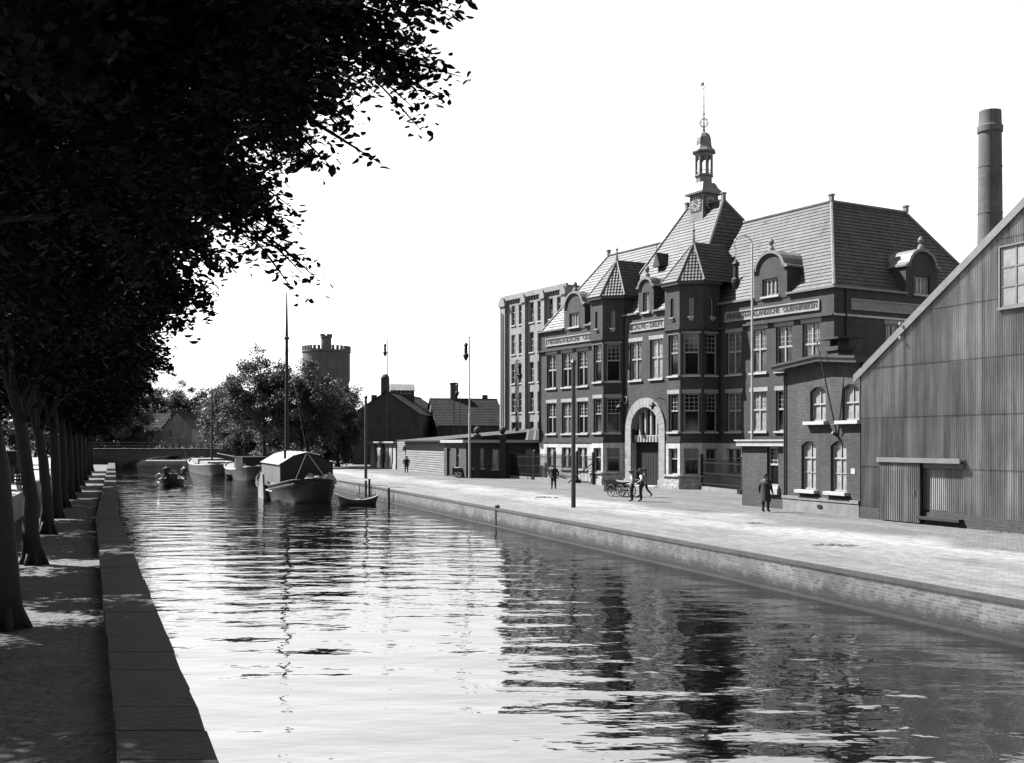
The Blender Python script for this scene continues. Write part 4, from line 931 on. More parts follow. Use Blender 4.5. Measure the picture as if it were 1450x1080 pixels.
for k, (xp, yp, s, lab) in enumerate(((770, 704.5, .55, 'dark heap of dirt on the pavement left of the tall post'), (1066, 741, .35, 'small dark lump of dirt on the pavement before the lodge'), (1185, 772, .45, 'dark clod of dirt near the quay edge before the house'), (1412, 754, .3, 'small dark clod close to the iron shed'), (558, 690, .6, 'flat dark heap on the quay beyond the tall post'))):
    rg = random.Random(k); b = MB()
    for j in range(14): a = rg.random() * 6.3; d = rg.random() ** 1.5 * s; r_ = s * (.1 + .2 * rg.random()); b.lathe([(r_ * 1.5, 0), (r_, r_ * .22), (r_ * .5, r_ * .4), (.01, r_ * .45)], (d * math.cos(a) * 1.6, d * math.sin(a)), 7, rg.random())
    x, y = gx(xp, yp); tag(b.build('dirt_heap', 'heap', None, (x, y, G)), lab, 'dirt heap')
# ---------------------------------------------------------------- boats (local y runs from the near end to the far end)
def hull(L_, B, bow, mid, stern, ns=25, p=2.6, q=2.6, draft=.5):
    """stations from y=0 (near end, sheer height bow) to y=L; returns builder and the sheer line"""
    b = MB(); st = []
    for i in range(ns):
        t = i / (ns - 1); u = abs(2 * t - 1); hb = B / 2 * max(.02, (1 - u ** p) ** (1 / q)); sh = mid + ((bow if t < .5 else stern) - mid) * u ** 2.2
        y = L_ * t; rake_ = (.35 if t < .5 else -.35) * u ** 6
        st.append([(s * f * hb, y + rake_ * (1 - g), z) for s, f, g, z in ((-1, 1, 1, sh), (-1, .98, .6, sh * .45), (-1, .9, .2, -.1), (-1, .5, 0, -draft), (1, .5, 0, -draft), (1, .9, .2, -.1), (1, .98, .6, sh * .45), (1, 1, 1, sh))])
    vs = [p_ for s in st for p_ in s]; fs = []
    for i in range(ns - 1):
        for k in range(7): fs.append((i * 8 + k + 1, i * 8 + k, (i + 1) * 8 + k, (i + 1) * 8 + k + 1))
    fs += [tuple(range(8)), tuple(range(ns * 8 - 1, ns * 8 - 9, -1))]
    b.add(vs, fs); return b, [(s[0], s[7]) for s in st]
def deck_of(sheer, drop=.12, inset=.97):
    b = MB(); vs = []
    for a, c in sheer: vs += [(a[0] * inset, a[1], a[2] - drop), (c[0] * inset, c[1], c[2] - drop)]
    b.add(vs, [(2 * i, 2 * i + 1, 2 * i + 3, 2 * i + 2) for i in range(len(sheer) - 1)]); return b
def strake(sheer, r_, dz=0, lo=0, hi=None):
    b = MB(); s = sheer[lo:hi]
    pts = [Vector(a) for a, c in reversed(s)] + [Vector(c) for a, c in s]
    b.tube([p_ + Vector((0, 0, dz)) for p_ in pts], r_, 6); return b
VA = R(18.9)
# tented barge
t = thing('barge', 'moored sailing barge with a large white roofed canvas tent over its hold', 'boat', (px(444, 80.5), 80.5, 0), VA)
h, sh_ = hull(21, 4.9, 1.75, .95, 1.9); hu = h.build('hull', ['hull_dark'], t, smooth=True)
strake(sh_, .09, -.28).build('rubbing_strake', 'hull_grey', hu); strake(sh_, .07, .02).build('gunwale', 'hull_grey', hu)
deck_of(sh_).build('deck', 'deck', t)
b = MB(); x0, x1, y0, y1, ze, zp, zb = -1.95, 1.95, 3.2, 15.0, 2.8, 3.55, .8
b.quad((x0, y1, zb), (x0, y0, zb), (x0, y0, ze), (x0, y1, ze)); b.build('tent_side', 'canvas', t); b = MB(); b.quad((x1, y0, zb), (x1, y1, zb), (x1, y1, ze), (x1, y0, ze)); b.build('tent_side', 'canvas', t)
for P, f in (([(x0, y0, zb), (x1, y0, zb), (x1, y0, ze), (1, y0, ze + .52), (0, y0, zp), (-1, y0, ze + .52), (x0, y0, ze)], tuple(range(7))), ([(x1, y1, zb), (x0, y1, zb), (x0, y1, ze), (-1, y1, ze + .52), (0, y1, zp), (1, y1, ze + .52), (x1, y1, ze)], tuple(range(7)))):
    b = MB(); b.add(P, [f]); b.build('tent_end', 'wood_dark', t)
b = MB(); n = 14
for s in (-1, 1):
    for k in range(n):
        ya, yb_ = y0 - .15 + (y1 - y0 + .3) * k / n, y0 - .15 + (y1 - y0 + .3) * (k + 1) / n; sa, sb2 = [.05 * math.sin(k_ * 2.1) for k_ in (k, k + 1)]
        P = [(s * (1.95 + .12), ya, ze - .1), (s * (1.95 + .12), yb_, ze - .1), (s * 1.0, yb_, ze + .58 + sb2), (s * 1.0, ya, ze + .58 + sa), (0, yb_, zp + .08 + sb2), (0, ya, zp + .08 + sa)]
        f = [(0, 1, 2, 3), (3, 2, 4, 5)]; b.add(P, [q if s > 0 else q[::-1] for q in f])
b.build('tent_roof', 'canvas_white', t)
b = MB(); b.tube([(-1.4, 4.6, 3.1), (-1.4, 4.6, 3.75)], .09, 8); b.lathe([(.13, 3.7), (.13, 3.8), (.02, 3.84)], (-1.4, 4.6), 8); b.build('stove_pipe', 'iron', t)
b = MB(); b.tube([(.2, 15.6, .8), (.2, 15.6, 7), (.2, 15.6, 13.0), (.2, 15.6, 17.0)], [.17, .16, .13, .05], 10)
b.lathe([(.14, 13.0), (.22, 13.05), (.22, 13.2), (.12, 13.3)], (.2, 15.6), 10); b.tube([(-.15, 15.6, 16.9), (.1, 15.6, 17.05)], .03, 4); b.build('mast', 'wood_dark', t)
b = MB()
for x, y, z in ((-2.0, 11.5, 1.0), (2.2, 11.5, 1.0), (0, 3.4, 3.7)): b.tube([(.2, 15.6, 12.9), (x, y, z)], .012, 4)
b.build('rigging', 'iron', t)
b = MB(); pts = [(7.6, 1.9), (8.9, 2.0), (10.0, 1.3), (10.6, .3), (10.5, -.3), (7.2, -.3), (7.0, .2), (7.3, 1.1)]; n = len(pts)
b.add([(x, y, z) for x in (-2.72, -2.58) for y, z in pts], [tuple(range(n)), tuple(range(2 * n - 1, n - 1, -1))] + [(i, n + i, n + (i + 1) % n, (i + 1) % n) for i in range(n)]); b.build('leeboard', 'leeboard', t)
b = MB(); b.tube([(-2.5, 3, .75), (-2.5, 8, .7), (-2.2, 14, .9)], .06, 6); b.tube([(-2.0, 3.1, 1.3), (-2.15, 9, 1.15)], .05, 6); b.tube([(-2.05, 3.1, 1.05), (-2.2, 9, 1.3)], .04, 6); b.build('spar', 'plank', t)
rg = random.Random(7); b = MB()
for k in range(16): r_ = .25 + .3 * rg.random(); x, y = rg.gauss(.5, .55), rg.gauss(2.2, .3); b.lathe([(r_ * 1.1, 1.25), (r_, 1.25 + r_ * .7), (r_ * .5, 1.3 + r_ * 1.3), (.02, 1.35 + r_ * 1.5)], (x, y), 7, rg.random())
b.build('folded_canvas', 'canvas_white', t)
b = MB(); b.tube([(0, 3.1, 3.6), (-1.2, .9, 1.5)], .03, 5); b.tube([(0, 3.1, 3.6), (1.2, .9, 1.5)], .03, 5); b.box(-1.6, -.5, 1.2, 1.5, 1.5, 1.62); b.build('boom_shears', 'wood_dark', t)
b = MB()
b.tube([(2.0, 1.5, 1.5), (4.2, 1.2, 1.25), (6.2, 3.5, 1.0)], .03, 4); b.build('mooring_rope', 'plank', t)

def open_boat(name, lab, loc, rz, L_, B, bow, mid, stern, hm='hull_dark', p=2.2):
    t = thing(name, lab, 'boat', loc, rz); h, s_ = hull(L_, B, bow, mid, stern, 17, p, 1.9, .25)
    h.f = h.f; o = h.build('hull', hm, t, smooth=True)
    b = MB(); vs = []
    for (a, c) in s_: vs += [(a[0] * .88, a[1] + (.12 if a[1] < L_ / 2 else -.12), a[2] + .01), (c[0] * .88, c[1] + (.12 if a[1] < L_ / 2 else -.12), c[2] + .01), tuple(Vector(a) + Vector((0, 0, .012))), tuple(Vector(c) + Vector((0, 0, .012)))]
    n = len(s_); b.add(vs, [q for i in range(n - 1) for q in ((4 * i + 2, 4 * i, 4 * i + 4, 4 * i + 6), (4 * i + 1, 4 * i + 3, 4 * i + 7, 4 * i + 5))]); b.build('gunwale', 'deck', o)
    d = deck_of(s_, .02, .86); d.build('well', 'wood_dark', t)
    b = MB()
    for f in (.3, .55, .78):
        y = L_ * f; hw = B / 2 * .84 * (1 - abs(2 * f - 1) ** p) ** .5; b.box(-hw, hw, y - .12, y + .12, mid - .02, mid + .035)
    b.build('thwart', 'plank', t); return t, s_
Y = 1600 * 4.35 / (716 - 626)
open_boat('dinghy', 'small dark dinghy with a pale gunwale lying beside the tented barge', (px(470, Y) , Y + .9, 0), R(-68), 3.2, 1.5, .8, .36, .7)
# the two moored barges further off
t = thing('barge', 'dark hulled barge with a long black cabin moored stern towards the camera', 'boat', (px(368, 127), 127, 0), R(20))
h, s_ = hull(22, 4.6, 1.75, 1.15, 1.9, p=3.2); o = h.build('hull', 'hull_dark', t, smooth=True); strake(s_, .1, -.05).build('gunwale', 'deck', o); deck_of(s_).build('deck', 'deck', t)
b = MB(); b.box(-1.5, 1.5, 3.5, 12, 1.0, 2.55); b.box(-1.6, 1.6, 3.4, 12.1, 2.55, 2.65); b.build('cabin', 'hull_dark', t)
b = MB(); b.prism_y([(-.7, 1.2), (.4, 1.2), (.4, 1.9), (0, 1.9), (0, 2.5), (-.7, 2.5)], 2.2, 2.3); b.build('white_board', 'white_paint', t, (-1.7, 0, 0))
b = MB(); b.box(1.0, 2.4, 13, 18, 1.3, 2.3); b.build('hatch', 'deck', t); b = MB(); b.box(-.05, .05, -.5, .2, -.4, 1.2); b.build('rudder', 'wood_dark', t)
t = thing('barge', 'pale grey sided barge with rounded bow and flat hatches near the bridge', 'boat', (px(318, 148), 148, 0), R(22))
h, s_ = hull(26, 5.2, 1.5, 1.25, 2.1, p=3.4); o = h.build('hull', 'hull_grey', t, smooth=True); strake(s_, .1, -.02).build('gunwale', 'deck', o); deck_of(s_).build('deck', 'deck', t)
b = MB(); b.box(-1.8, 1.8, 3, 12, 1.2, 1.75); b.box(-1.8, 1.8, 14, 22, 1.3, 2.0); b.build('hatch', 'canvas_white', t)
b = MB(); b.tube([(0, 13, 1), (0, 13, 9), (0, 13, 13.2)], [.16, .13, .04], 8); b.build('mast', 'wood_dark', t)
b = MB(); b.tube([(1.8, 3, 2.4), (1.9, 22, 2.7)], .08, 6); [b.tube([(1.8, y, 1.2), (1.8, y, 2.55)], .04, 5) for y in (3, 8, 13, 18, 22)]; b.build('spar', 'wood_dark', t)
Y = 1600 * 4.35 / (671 - 626)
open_boat('dinghy', 'tiny dinghy with a light rim tied beneath the dark barge stern', (px(319, 134), 134, 0), R(-35), 3.0, 1.2, .6, .45, .7)
Y = 1600 * 4.35 / (688 - 626)
wb, s_ = open_boat('work_boat', 'low work boat with two seated men heading up the canal towards the bridge', (px(241, Y), Y, 0), R(15), 6.0, 2.5, .75, .6, .9, p=3)
b = MB(); b.box(-.5, .6, 2.6, 4.2, .5, 1.15); b.build('engine_box', 'dark_paint', wb)
b = MB(); b.tube([(.9, 3.0, .7), (-.3, 3.2, 1.5)], .05, 6); b.box(-.5, .5, 3.0, 3.4, 1.3, 1.42); b.build('cargo_board', 'plank', wb)
oar = thing('oar', 'upright oar with a broad white blade in the work boat', 'oar', (px(261, Y), Y + 1.4, .45)); b = MB(); b.tube([(.1, 0, .1), (-.35, 0, 3.0)], .045, 6); b.build('shaft', 'deck', oar); b = MB(); b.prism_y([(-.28, -.35), (.55, -.4), (.12, .75)], -.03, .03); b.build('blade', 'white_paint', oar)
b = MB()
for k in range(20): a, c = 2 * math.pi * k / 20, 2 * math.pi * (k + 1) / 20; b.tube([(0, .45 * math.cos(a), .45 * math.sin(a)), (0, .45 * math.cos(c), .45 * math.sin(c))], .07, 6, False)
o = b.build('life_ring', 'white_paint', None, (px(221, Y), Y + 1.0, .75)); o.rotation_euler = (0, 0, R(60)); tag(o, 'pale life ring hung on the left side of the work boat', 'life ring')

# ---------------------------------------------------------------- people
J0 = dict(pelvis=(0, 0, .93), waist=(0, 0, 1.1), chest=(0, .01, 1.33), neck=(0, .01, 1.5), skull=(0, .03, 1.63), crown=(0, .02, 1.72),
          sl=(-.17, 0, 1.43), el=(-.25, -.03, 1.16), wl=(-.27, .05, .92), hl=(-.27, .08, .84), sr=(.17, 0, 1.43), er=(.25, -.03, 1.16), wr=(.27, .05, .92), hr=(.27, .08, .84),
          jl=(-.09, 0, .9), kl=(-.1, .03, .5), al=(-.11, -.01, .09), tl=(-.12, .16, .04), jr=(.09, 0, .9), kr=(.1, .03, .5), ar=(.11, -.01, .09), tr=(.12, .16, .04))
RAD = dict(pelvis=.15, waist=.145, chest=.165, neck=.06, skull=.095, crown=.075, sl=.085, sr=.085, el=.058, er=.058, wl=.036, wr=.036, hl=.032, hr=.032, jl=.1, jr=.1, kl=.07, kr=.07, al=.052, ar=.052, tl=.042, tr=.042)
EDG = [('pelvis', 'waist'), ('waist', 'chest'), ('chest', 'neck'), ('neck', 'skull'), ('skull', 'crown'), ('chest', 'sl'), ('sl', 'el'), ('el', 'wl'), ('wl', 'hl'), ('chest', 'sr'), ('sr', 'er'), ('er', 'wr'), ('wr', 'hr'),
       ('pelvis', 'jl'), ('jl', 'kl'), ('kl', 'al'), ('al', 'tl'), ('pelvis', 'jr'), ('jr', 'kr'), ('kr', 'ar'), ('ar', 'tr')]
def person(lab, loc, rz, pose=None, mats=('cloth_dark', 'cloth_dark', 'cloth_dark'), hat='cap', coat=0, scale=1.0, group=None):
    """mats: trousers, torso, sleeves"""
    J = dict(J0); J.update(pose or {}); names = list(J); idx = {n: i for i, n in enumerate(names)}
    me = bpy.data.meshes.new('person'); me.from_pydata([J[n] for n in names], [(idx[a], idx[b_]) for a, b_ in EDG], [])
    tmp = bpy.data.objects.new('person', me); col.objects.link(tmp); tmp.modifiers.new('skin', 'SKIN')
    for i, n in enumerate(names):
        v = me.skin_vertices[0].data[i]; v.radius = (RAD[n], RAD[n] * (.72 if n in ('chest', 'waist', 'pelvis') else 1)); v.use_root = n == 'pelvis'
    sm = tmp.modifiers.new('sub', 'SUBSURF'); sm.levels = sm.render_levels = 1
    bpy.context.view_layer.update()
    body = bpy.data.meshes.new_from_object(tmp.evaluated_get(bpy.context.evaluated_depsgraph_get())); bpy.data.objects.remove(tmp)
    kd = {n: Vector(J[n]) for n in names}; segs = [(Vector(J[a]), Vector(J[b_]), a, b_) for a, b_ in EDG]
    def part_of(c):
        best = min(segs, key=lambda s: (c - (s[0] + (s[1] - s[0]) * max(0, min(1, (c - s[0]).dot(s[1] - s[0]) / max(1e-6, (s[1] - s[0]).length_squared))))).length)
        a, b_ = best[2], best[3]
        if b_ in ('skull', 'crown') or b_ in ('hl', 'hr'): return 3
        if b_[0] in 'jkat' and b_ not in ('ar_',): return 0 if b_ not in ('tl', 'tr') else 4
        if a[0] in 'se' and len(a) == 2: return 2
        return 1
    mb = MB(); mb.v = [tuple(v.co) for v in body.vertices]; mb.f = [tuple(p_.vertices) for p_ in body.polygons]; mb.mi = [part_of(p_.center) for p_ in body.polygons]
    mb.m = 3
    for s, hnd, wr in ((-1, 'hl', 'wl'), (1, 'hr', 'wr')):          # hand: four curled fingers and a thumb from the side of the palm
        H, Wv = Vector(J[hnd]), Vector(J[wr]); d = (H - Wv).normalized(); fw = Vector((0, 1, 0)); fw = (fw - d * fw.dot(d)).normalized(); sd_ = d.cross(fw)
        for k in range(4): o = H + fw * (-.03 + .02 * k) + d * .015; ln = (.06, .075, .08, .068)[k]; mb.tube([o, o + d * ln * .5 - sd_ * s * .008, o + d * ln * .9 - sd_ * s * .03], [.01, .009, .006], 5)
        o = H + fw * .035 - d * .02; mb.tube([o, o + fw * .025 + d * .03, o + fw * .02 + d * .06], [.011, .01, .007], 5)
    S = Vector(J['skull']); tilt = (Vector(J['crown']) - Vector(J['neck'])).normalized()
    mb.tube([S + Vector((0, .08, .03)), S + Vector((0, .125, -.015)), S + Vector((0, .09, -.025))], [.012, .018, .01], 6)
    for s in (-1, 1): mb.tube([S + Vector((s * .088, -.005, .02)), S + Vector((s * .105, -.015, 0)), S + Vector((s * .09, 0, -.025))], [.014, .02, .01], 5)
    mb.m = 4
    for s in (-1, 1): mb.tube([S + Vector((s * .035, .085, .02)), S + Vector((s * .035, .097, .02))], [.012, .008], 5)
    mb.tube([S + Vector((-.025, .09, -.05)), S + Vector((.025, .09, -.05))], .006, 4)
    o = mb.build('person', [mats[0], mats[1], mats[2], 'skin', 'cloth_dark'], None, loc, rz, smooth=True); o.scale = (scale * 1.2, scale * 1.2, scale)
    tag(o, lab, 'person', group)
    hm = MB(); hm.mx = Matrix.Translation(S + tilt * .045) @ tilt.to_track_quat('Z', 'Y').to_matrix().to_4x4()
    if hat == 'brim': hm.lathe([(.19, .0), (.19, .02), (.115, .03), (.11, .11), (.08, .15), (.02, .155)], seg=14)
    elif hat == 'cap': hm.lathe([(.105, -.01), (.125, .05), (.13, .075), (.09, .1), (.02, .105)], seg=14); hm.mx = hm.mx @ Matrix.Rotation(R(180) if tilt.y > 9 else 0, 4, 'Z'); hm.add([(-.08, .07, .0), (.08, .07, .0), (.06, .17, -.01), (-.06, .17, -.01), (-.08, .07, .02), (.08, .07, .02), (.06, .17, .005), (-.06, .17, .005)], [(3, 2, 1, 0), (4, 5, 6, 7), (2, 3, 7, 6), (1, 2, 6, 5), (3, 0, 4, 7)])
    if hat: hm.build('hat', 'cloth_dark', o)
    if coat:
        c = MB(); P_ = Vector(J['pelvis']); C_ = Vector(J['chest']); prof = [(.235, P_.z - coat), (.21, P_.z - coat * .4), (.185, P_.z + .05), (.19, P_.z + .25), (.2, C_.z)]
        n = 16; vs = []
        for r_, z in prof:
            f = max(0, min(1, (z - P_.z) / max(.01, C_.z - P_.z))); bx, by = P_.x + (C_.x - P_.x) * f, P_.y + (C_.y - P_.y) * f
            vs += [(bx + r_ * math.cos(2 * math.pi * k / n), by + r_ * .75 * math.sin(2 * math.pi * k / n), z) for k in range(n)]
        c.add(vs, [(i * n + k, i * n + (k + 1) % n, (i + 1) * n + (k + 1) % n, (i + 1) * n + k) for i in range(len(prof) - 1) for k in range(n)]); c.build('coat', mats[1], o, smooth=True)
    return o
WALK = dict(kl=(-.1, .2, .53), al=(-.11, .25, .1), tl=(-.12, .42, .06), kr=(.1, -.08, .5), ar=(.11, -.34, .15), tr=(.12, -.2, .04), el=(-.24, -.12, 1.17), wl=(-.26, -.1, .93), hl=(-.26, -.08, .85), er=(.24, .06, 1.16), wr=(.25, .2, .98), hr=(.25, .25, .91))
BACKHANDS = dict(el=(-.27, -.1, 1.17), wl=(-.08, -.2, .98), hl=(-.02, -.2, .95), er=(.27, -.1, 1.17), wr=(.08, -.21, .96), hr=(.02, -.22, .93))
POCKET = dict(el=(-.3, -.06, 1.17), wl=(-.21, .08, .97), hl=(-.19, .1, .9), er=(.3, -.06, 1.17), wr=(.21, .08, .97), hr=(.19, .1, .9))
AKIMBO = dict(el=(-.36, -.05, 1.2), wl=(-.2, .1, 1.08), hl=(-.15, .12, 1.04))
grp = 'people on the quay'
x, y = gx(1084, 725); person('man in a long dark coat and hat seen from behind, facing the lodge window', (x, y, G), R(-38), None, hat='brim', coat=.42, scale=1.04, group=grp)
x, y = gx(895, 710); person('man in waistcoat and light shirt sleeves standing nearest the cart', (x, y, G), R(75), POCKET, ('cloth_dark', 'cloth_dark', 'shirt'), 'cap', scale=1.0, group=grp)
x, y = gx(908, 710); person('man in a brimmed hat with one white sleeve, right of the waistcoated man', (x, y, G), R(80), AKIMBO, ('cloth_dark', 'cloth_dark', 'shirt'), 'brim', scale=1.04, group=grp)
x, y = gx(913.5, 704); person('striding man in a grey jacket half hidden behind the brimmed hat', (x, y, G), R(70), WALK, ('cloth_dark', 'cloth_grey', 'cloth_grey'), 'cap', group=grp)
x, y = gx(784, 692.5); person('lone man in dark clothes standing before the iron railing', (x, y, G), R(170), POCKET, hat='cap', coat=.12, group=grp)
x, y = gx(575.5, 670); person('distant dark figure standing in front of the plank shed', (x, y, G), R(200), POCKET, hat='cap', coat=.2, scale=1.05, group=grp)
BEND = dict(pelvis=(0, -.2, .9), waist=(0, -.08, 1.05), chest=(0, .15, 1.18), neck=(0, .3, 1.25), skull=(0, .42, 1.28), crown=(0, .5, 1.3), sl=(-.17, .22, 1.22), sr=(.17, .22, 1.22), el=(-.2, .35, .98), er=(.2, .35, .98), wl=(-.18, .5, .8), wr=(.18, .5, .8), hl=(-.18, .55, .74), hr=(.18, .55, .74), jl=(-.09, -.2, .87), jr=(.09, -.2, .87))
x, y = gx(667, 676); person('man in a pale shirt bending over the handcart by the gate office', (x, y - 1.0, G), R(95), BEND, ('cloth_dark', 'shirt', 'shirt'), 'cap', group=grp)
SIT = dict(pelvis=(0, 0, .5), waist=(0, .02, .66), chest=(0, .08, .9), neck=(0, .12, 1.06), skull=(0, .17, 1.18), crown=(0, .18, 1.27), sl=(-.17, .09, 1.0), sr=(.17, .09, 1.0), el=(-.27, .1, .74), er=(.27, .1, .74), wl=(-.2, .32, .66), wr=(.2, .32, .66), hl=(-.17, .39, .65), hr=(.17, .39, .65),
           jl=(-.1, .06, .48), jr=(.1, .06, .48), kl=(-.15, .45, .52), kr=(.15, .45, .52), al=(-.14, .5, .12), ar=(.14, .5, .12), tl=(-.15, .65, .07), tr=(.15, .65, .07))
person('dark clothed man hunched on the left side of the work boat', (px(229, Y), Y + 1.6, .45), R(20), SIT, hat='cap', scale=1.25); person('dark clothed man seated on the right side of the work boat', (px(252, Y), Y + 1.8, .45), R(-20), SIT, hat='cap', scale=1.25)
yy = 81; person('man in dark clothes on the sunlit street behind the trees', (px(86, yy), yy, 1.15), R(200), POCKET, hat='cap', coat=.2)

# ---------------------------------------------------------------- handcarts and the wagon
def wheel(b, c, r_, sp=10, w_=.035):
    for k in range(20): a0, a1 = 2 * math.pi * k / 20, 2 * math.pi * (k + 1) / 20; b.tube([(c[0] + r_ * math.cos(a0), c[1], c[2] + r_ * math.sin(a0)), (c[0] + r_ * math.cos(a1), c[1], c[2] + r_ * math.sin(a1))], w_, 6, False)
    for k in range(sp): a = 2 * math.pi * k / sp; b.tube([c, (c[0] + r_ * math.cos(a), c[1], c[2] + r_ * math.sin(a))], .02, 5, False)
    b.tube([(c[0], c[1] - .09, c[2]), (c[0], c[1] + .09, c[2])], .07, 8); return b
def cart(lab, loc, rz, s=1.0, body='dark_paint', name='handcart'):
    t = thing(name, lab, 'cart', loc, rz); t.scale = (s,) * 3
    b = MB(); b.add([(-.95, -.42, .7), (.75, -.42, .7), (.75, .42, .7), (-.95, .42, .7), (-1.2, -.6, 1.2), (.85, -.6, 1.1), (.85, .6, 1.1), (-1.2, .6, 1.2)], [(3, 2, 1, 0), (0, 1, 5, 4), (1, 2, 6, 5), (2, 3, 7, 6), (3, 0, 4, 7)])
    b.box(-.8, .7, -.38, .38, .74, 1.0); b.box(-1.28, -1.0, -.5, .5, .35, 1.15); b.build('body', body, t)
    b = MB(); [b.tube([(.6, y, .85), (1.3, y, 1.0), (1.75, y, 1.3)], .035, 6) for y in (-.35, .35)]; b.tube([(1.7, -.35, 1.28), (1.7, .35, 1.28)], .03, 6); b.build('shaft', 'shirt', t)
    for x in (-.45, .55):
        for y in (-.56, .56): b = wheel(MB(), (x, y, .45), .43); b.build('wheel', 'canvas', t)
        b = MB(); b.tube([(x, -.56, .45), (x, .56, .45)], .03, 6); b.build('axle', 'iron', t)
    return t
x, y = gx(879, 703); cart('dark handcart with pale spoked wheels beside the standing men', (x, y, G), R(-52), .85)
x, y = gx(655, 676); cart('small dark handcart standing below the windows of the gate office', (x, y - .5, G), R(10), .8)
Yc = 76; t = cart('dark delivery wagon on the sunlit street at the photo edge', (px(12, Yc), Yc, 1.15), R(100), 1.5, name='wagon'); b = MB(); b.box(-1.1, .9, -.6, .6, 1.1, 1.75); b.build('load', 'cloth_dark', t)
# ---------------------------------------------------------------- trees
def leaf_mesh(name, cen, size, rng, mat, flat=.6, jit=.45, twigs=None):
    """many small kite shaped leaves, one per centre"""
    n = len(cen); s = size * (1 + jit * (rng.random(n) - .5) * 2)
    nrm = rng.normal(size=(n, 3)); nrm[:, 2] += flat * np.sign(nrm[:, 2]) * 1.6; nrm /= np.linalg.norm(nrm, axis=1)[:, None]
    a = rng.normal(size=(n, 3)); a[:, 2] -= .35; a -= nrm * (a * nrm).sum(1)[:, None]; a /= np.linalg.norm(a, axis=1)[:, None]; b = np.cross(nrm, a)
    s = s[:, None]; fold = nrm * s * .12
    pts = [cen - a * s * .5, cen - a * s * .24 + b * s * .25 + fold, cen + a * s * .14 + b * s * .29 + fold, cen + a * s * .6, cen + a * s * .14 - b * s * .29 + fold, cen - a * s * .24 - b * s * .25 + fold]
    V = np.stack(pts, 1); K = len(pts)
    if twigs is not None:                             # each twig a slim tapering blade through three points, in two crossed directions
        for ax in (np.array([0, 0, 1.0]), np.array([.7, .7, 0])):
            d = twigs[:, 2] - twigs[:, 0]; sd_ = np.cross(d, ax); sd_ /= np.linalg.norm(sd_, axis=1)[:, None] + 1e-9
            T = np.stack([twigs[:, 0] - sd_ * .009, twigs[:, 1] - sd_ * .006, twigs[:, 2] - sd_ * .003, twigs[:, 2] + sd_ * .003, twigs[:, 1] + sd_ * .006, twigs[:, 0] + sd_ * .009], 1); V = np.concatenate([V, T])
    n = len(V); V = V.reshape(-1, 3)
    me = bpy.data.meshes.new(name); me.vertices.add(K * n); me.vertices.foreach_set('co', V.astype(np.float32).ravel())
    me.loops.add(K * n); me.loops.foreach_set('vertex_index', np.arange(K * n, dtype=np.int32)); me.polygons.add(n)
    me.polygons.foreach_set('loop_start', np.arange(0, K * n, K, dtype=np.int32)); me.update(calc_edges=True); me.materials.append(MAT[mat]); return me
def crown_points(rng, r, clumps, per, cr, drop=0.0, shell=.55):
    """leaf centres in clumps spread through an uneven ellipsoid of radii r about the origin, tapering below"""
    d = rng.normal(size=(clumps, 3)); d /= np.linalg.norm(d, axis=1)[:, None]
    rad = rng.random(clumps) ** shell; rad *= .88 + .24 * rng.random(clumps)
    C = d * rad[:, None] * np.array(r); C[:, 2] = np.where(C[:, 2] < 0, C[:, 2] * (1 - .2 * rng.random(clumps)), C[:, 2])
    C[:, 2] -= drop * (np.hypot(C[:, 0] / r[0], C[:, 1] / r[1]) ** 2)
    e = rng.normal(size=(clumps, per, 3)); e /= np.linalg.norm(e, axis=2)[:, :, None]; e *= (rng.random((clumps, per, 1)) ** .45) * cr * (.6 + .8 * rng.random((clumps, 1, 1)))
    e[:, :, 2] *= .6
    return (C[:, None, :] + e).reshape(-1, 3), C
def sprays(rng, C, r, n, ln, k):
    """drooping twigs that stick out of the crown, with leaves along them"""
    out = []; tw = []
    f = np.linalg.norm(C / np.array(r), axis=1); cand = C[f > .6]
    for i in range(n):
        o = cand[rng.integers(len(cand))]; d = o / np.array(r); d = d / np.linalg.norm(d); d[2] = d[2] * .5 - .25; d += rng.normal(size=3) * .25; d /= np.linalg.norm(d)
        t = np.linspace(.25, 1, k)[:, None]; L_ = ln * (.6 + .5 * rng.random()); p = o + d * t * L_ + np.array([0, 0, -.25]) * (t * L_) ** 2 * .25
        out.append(p + rng.normal(size=p.shape) * .17 * (1.3 - .75 * t)); tw.append(np.stack([o, p[len(p) // 2], p[-1]]))
    return np.concatenate(out), np.array(tw)
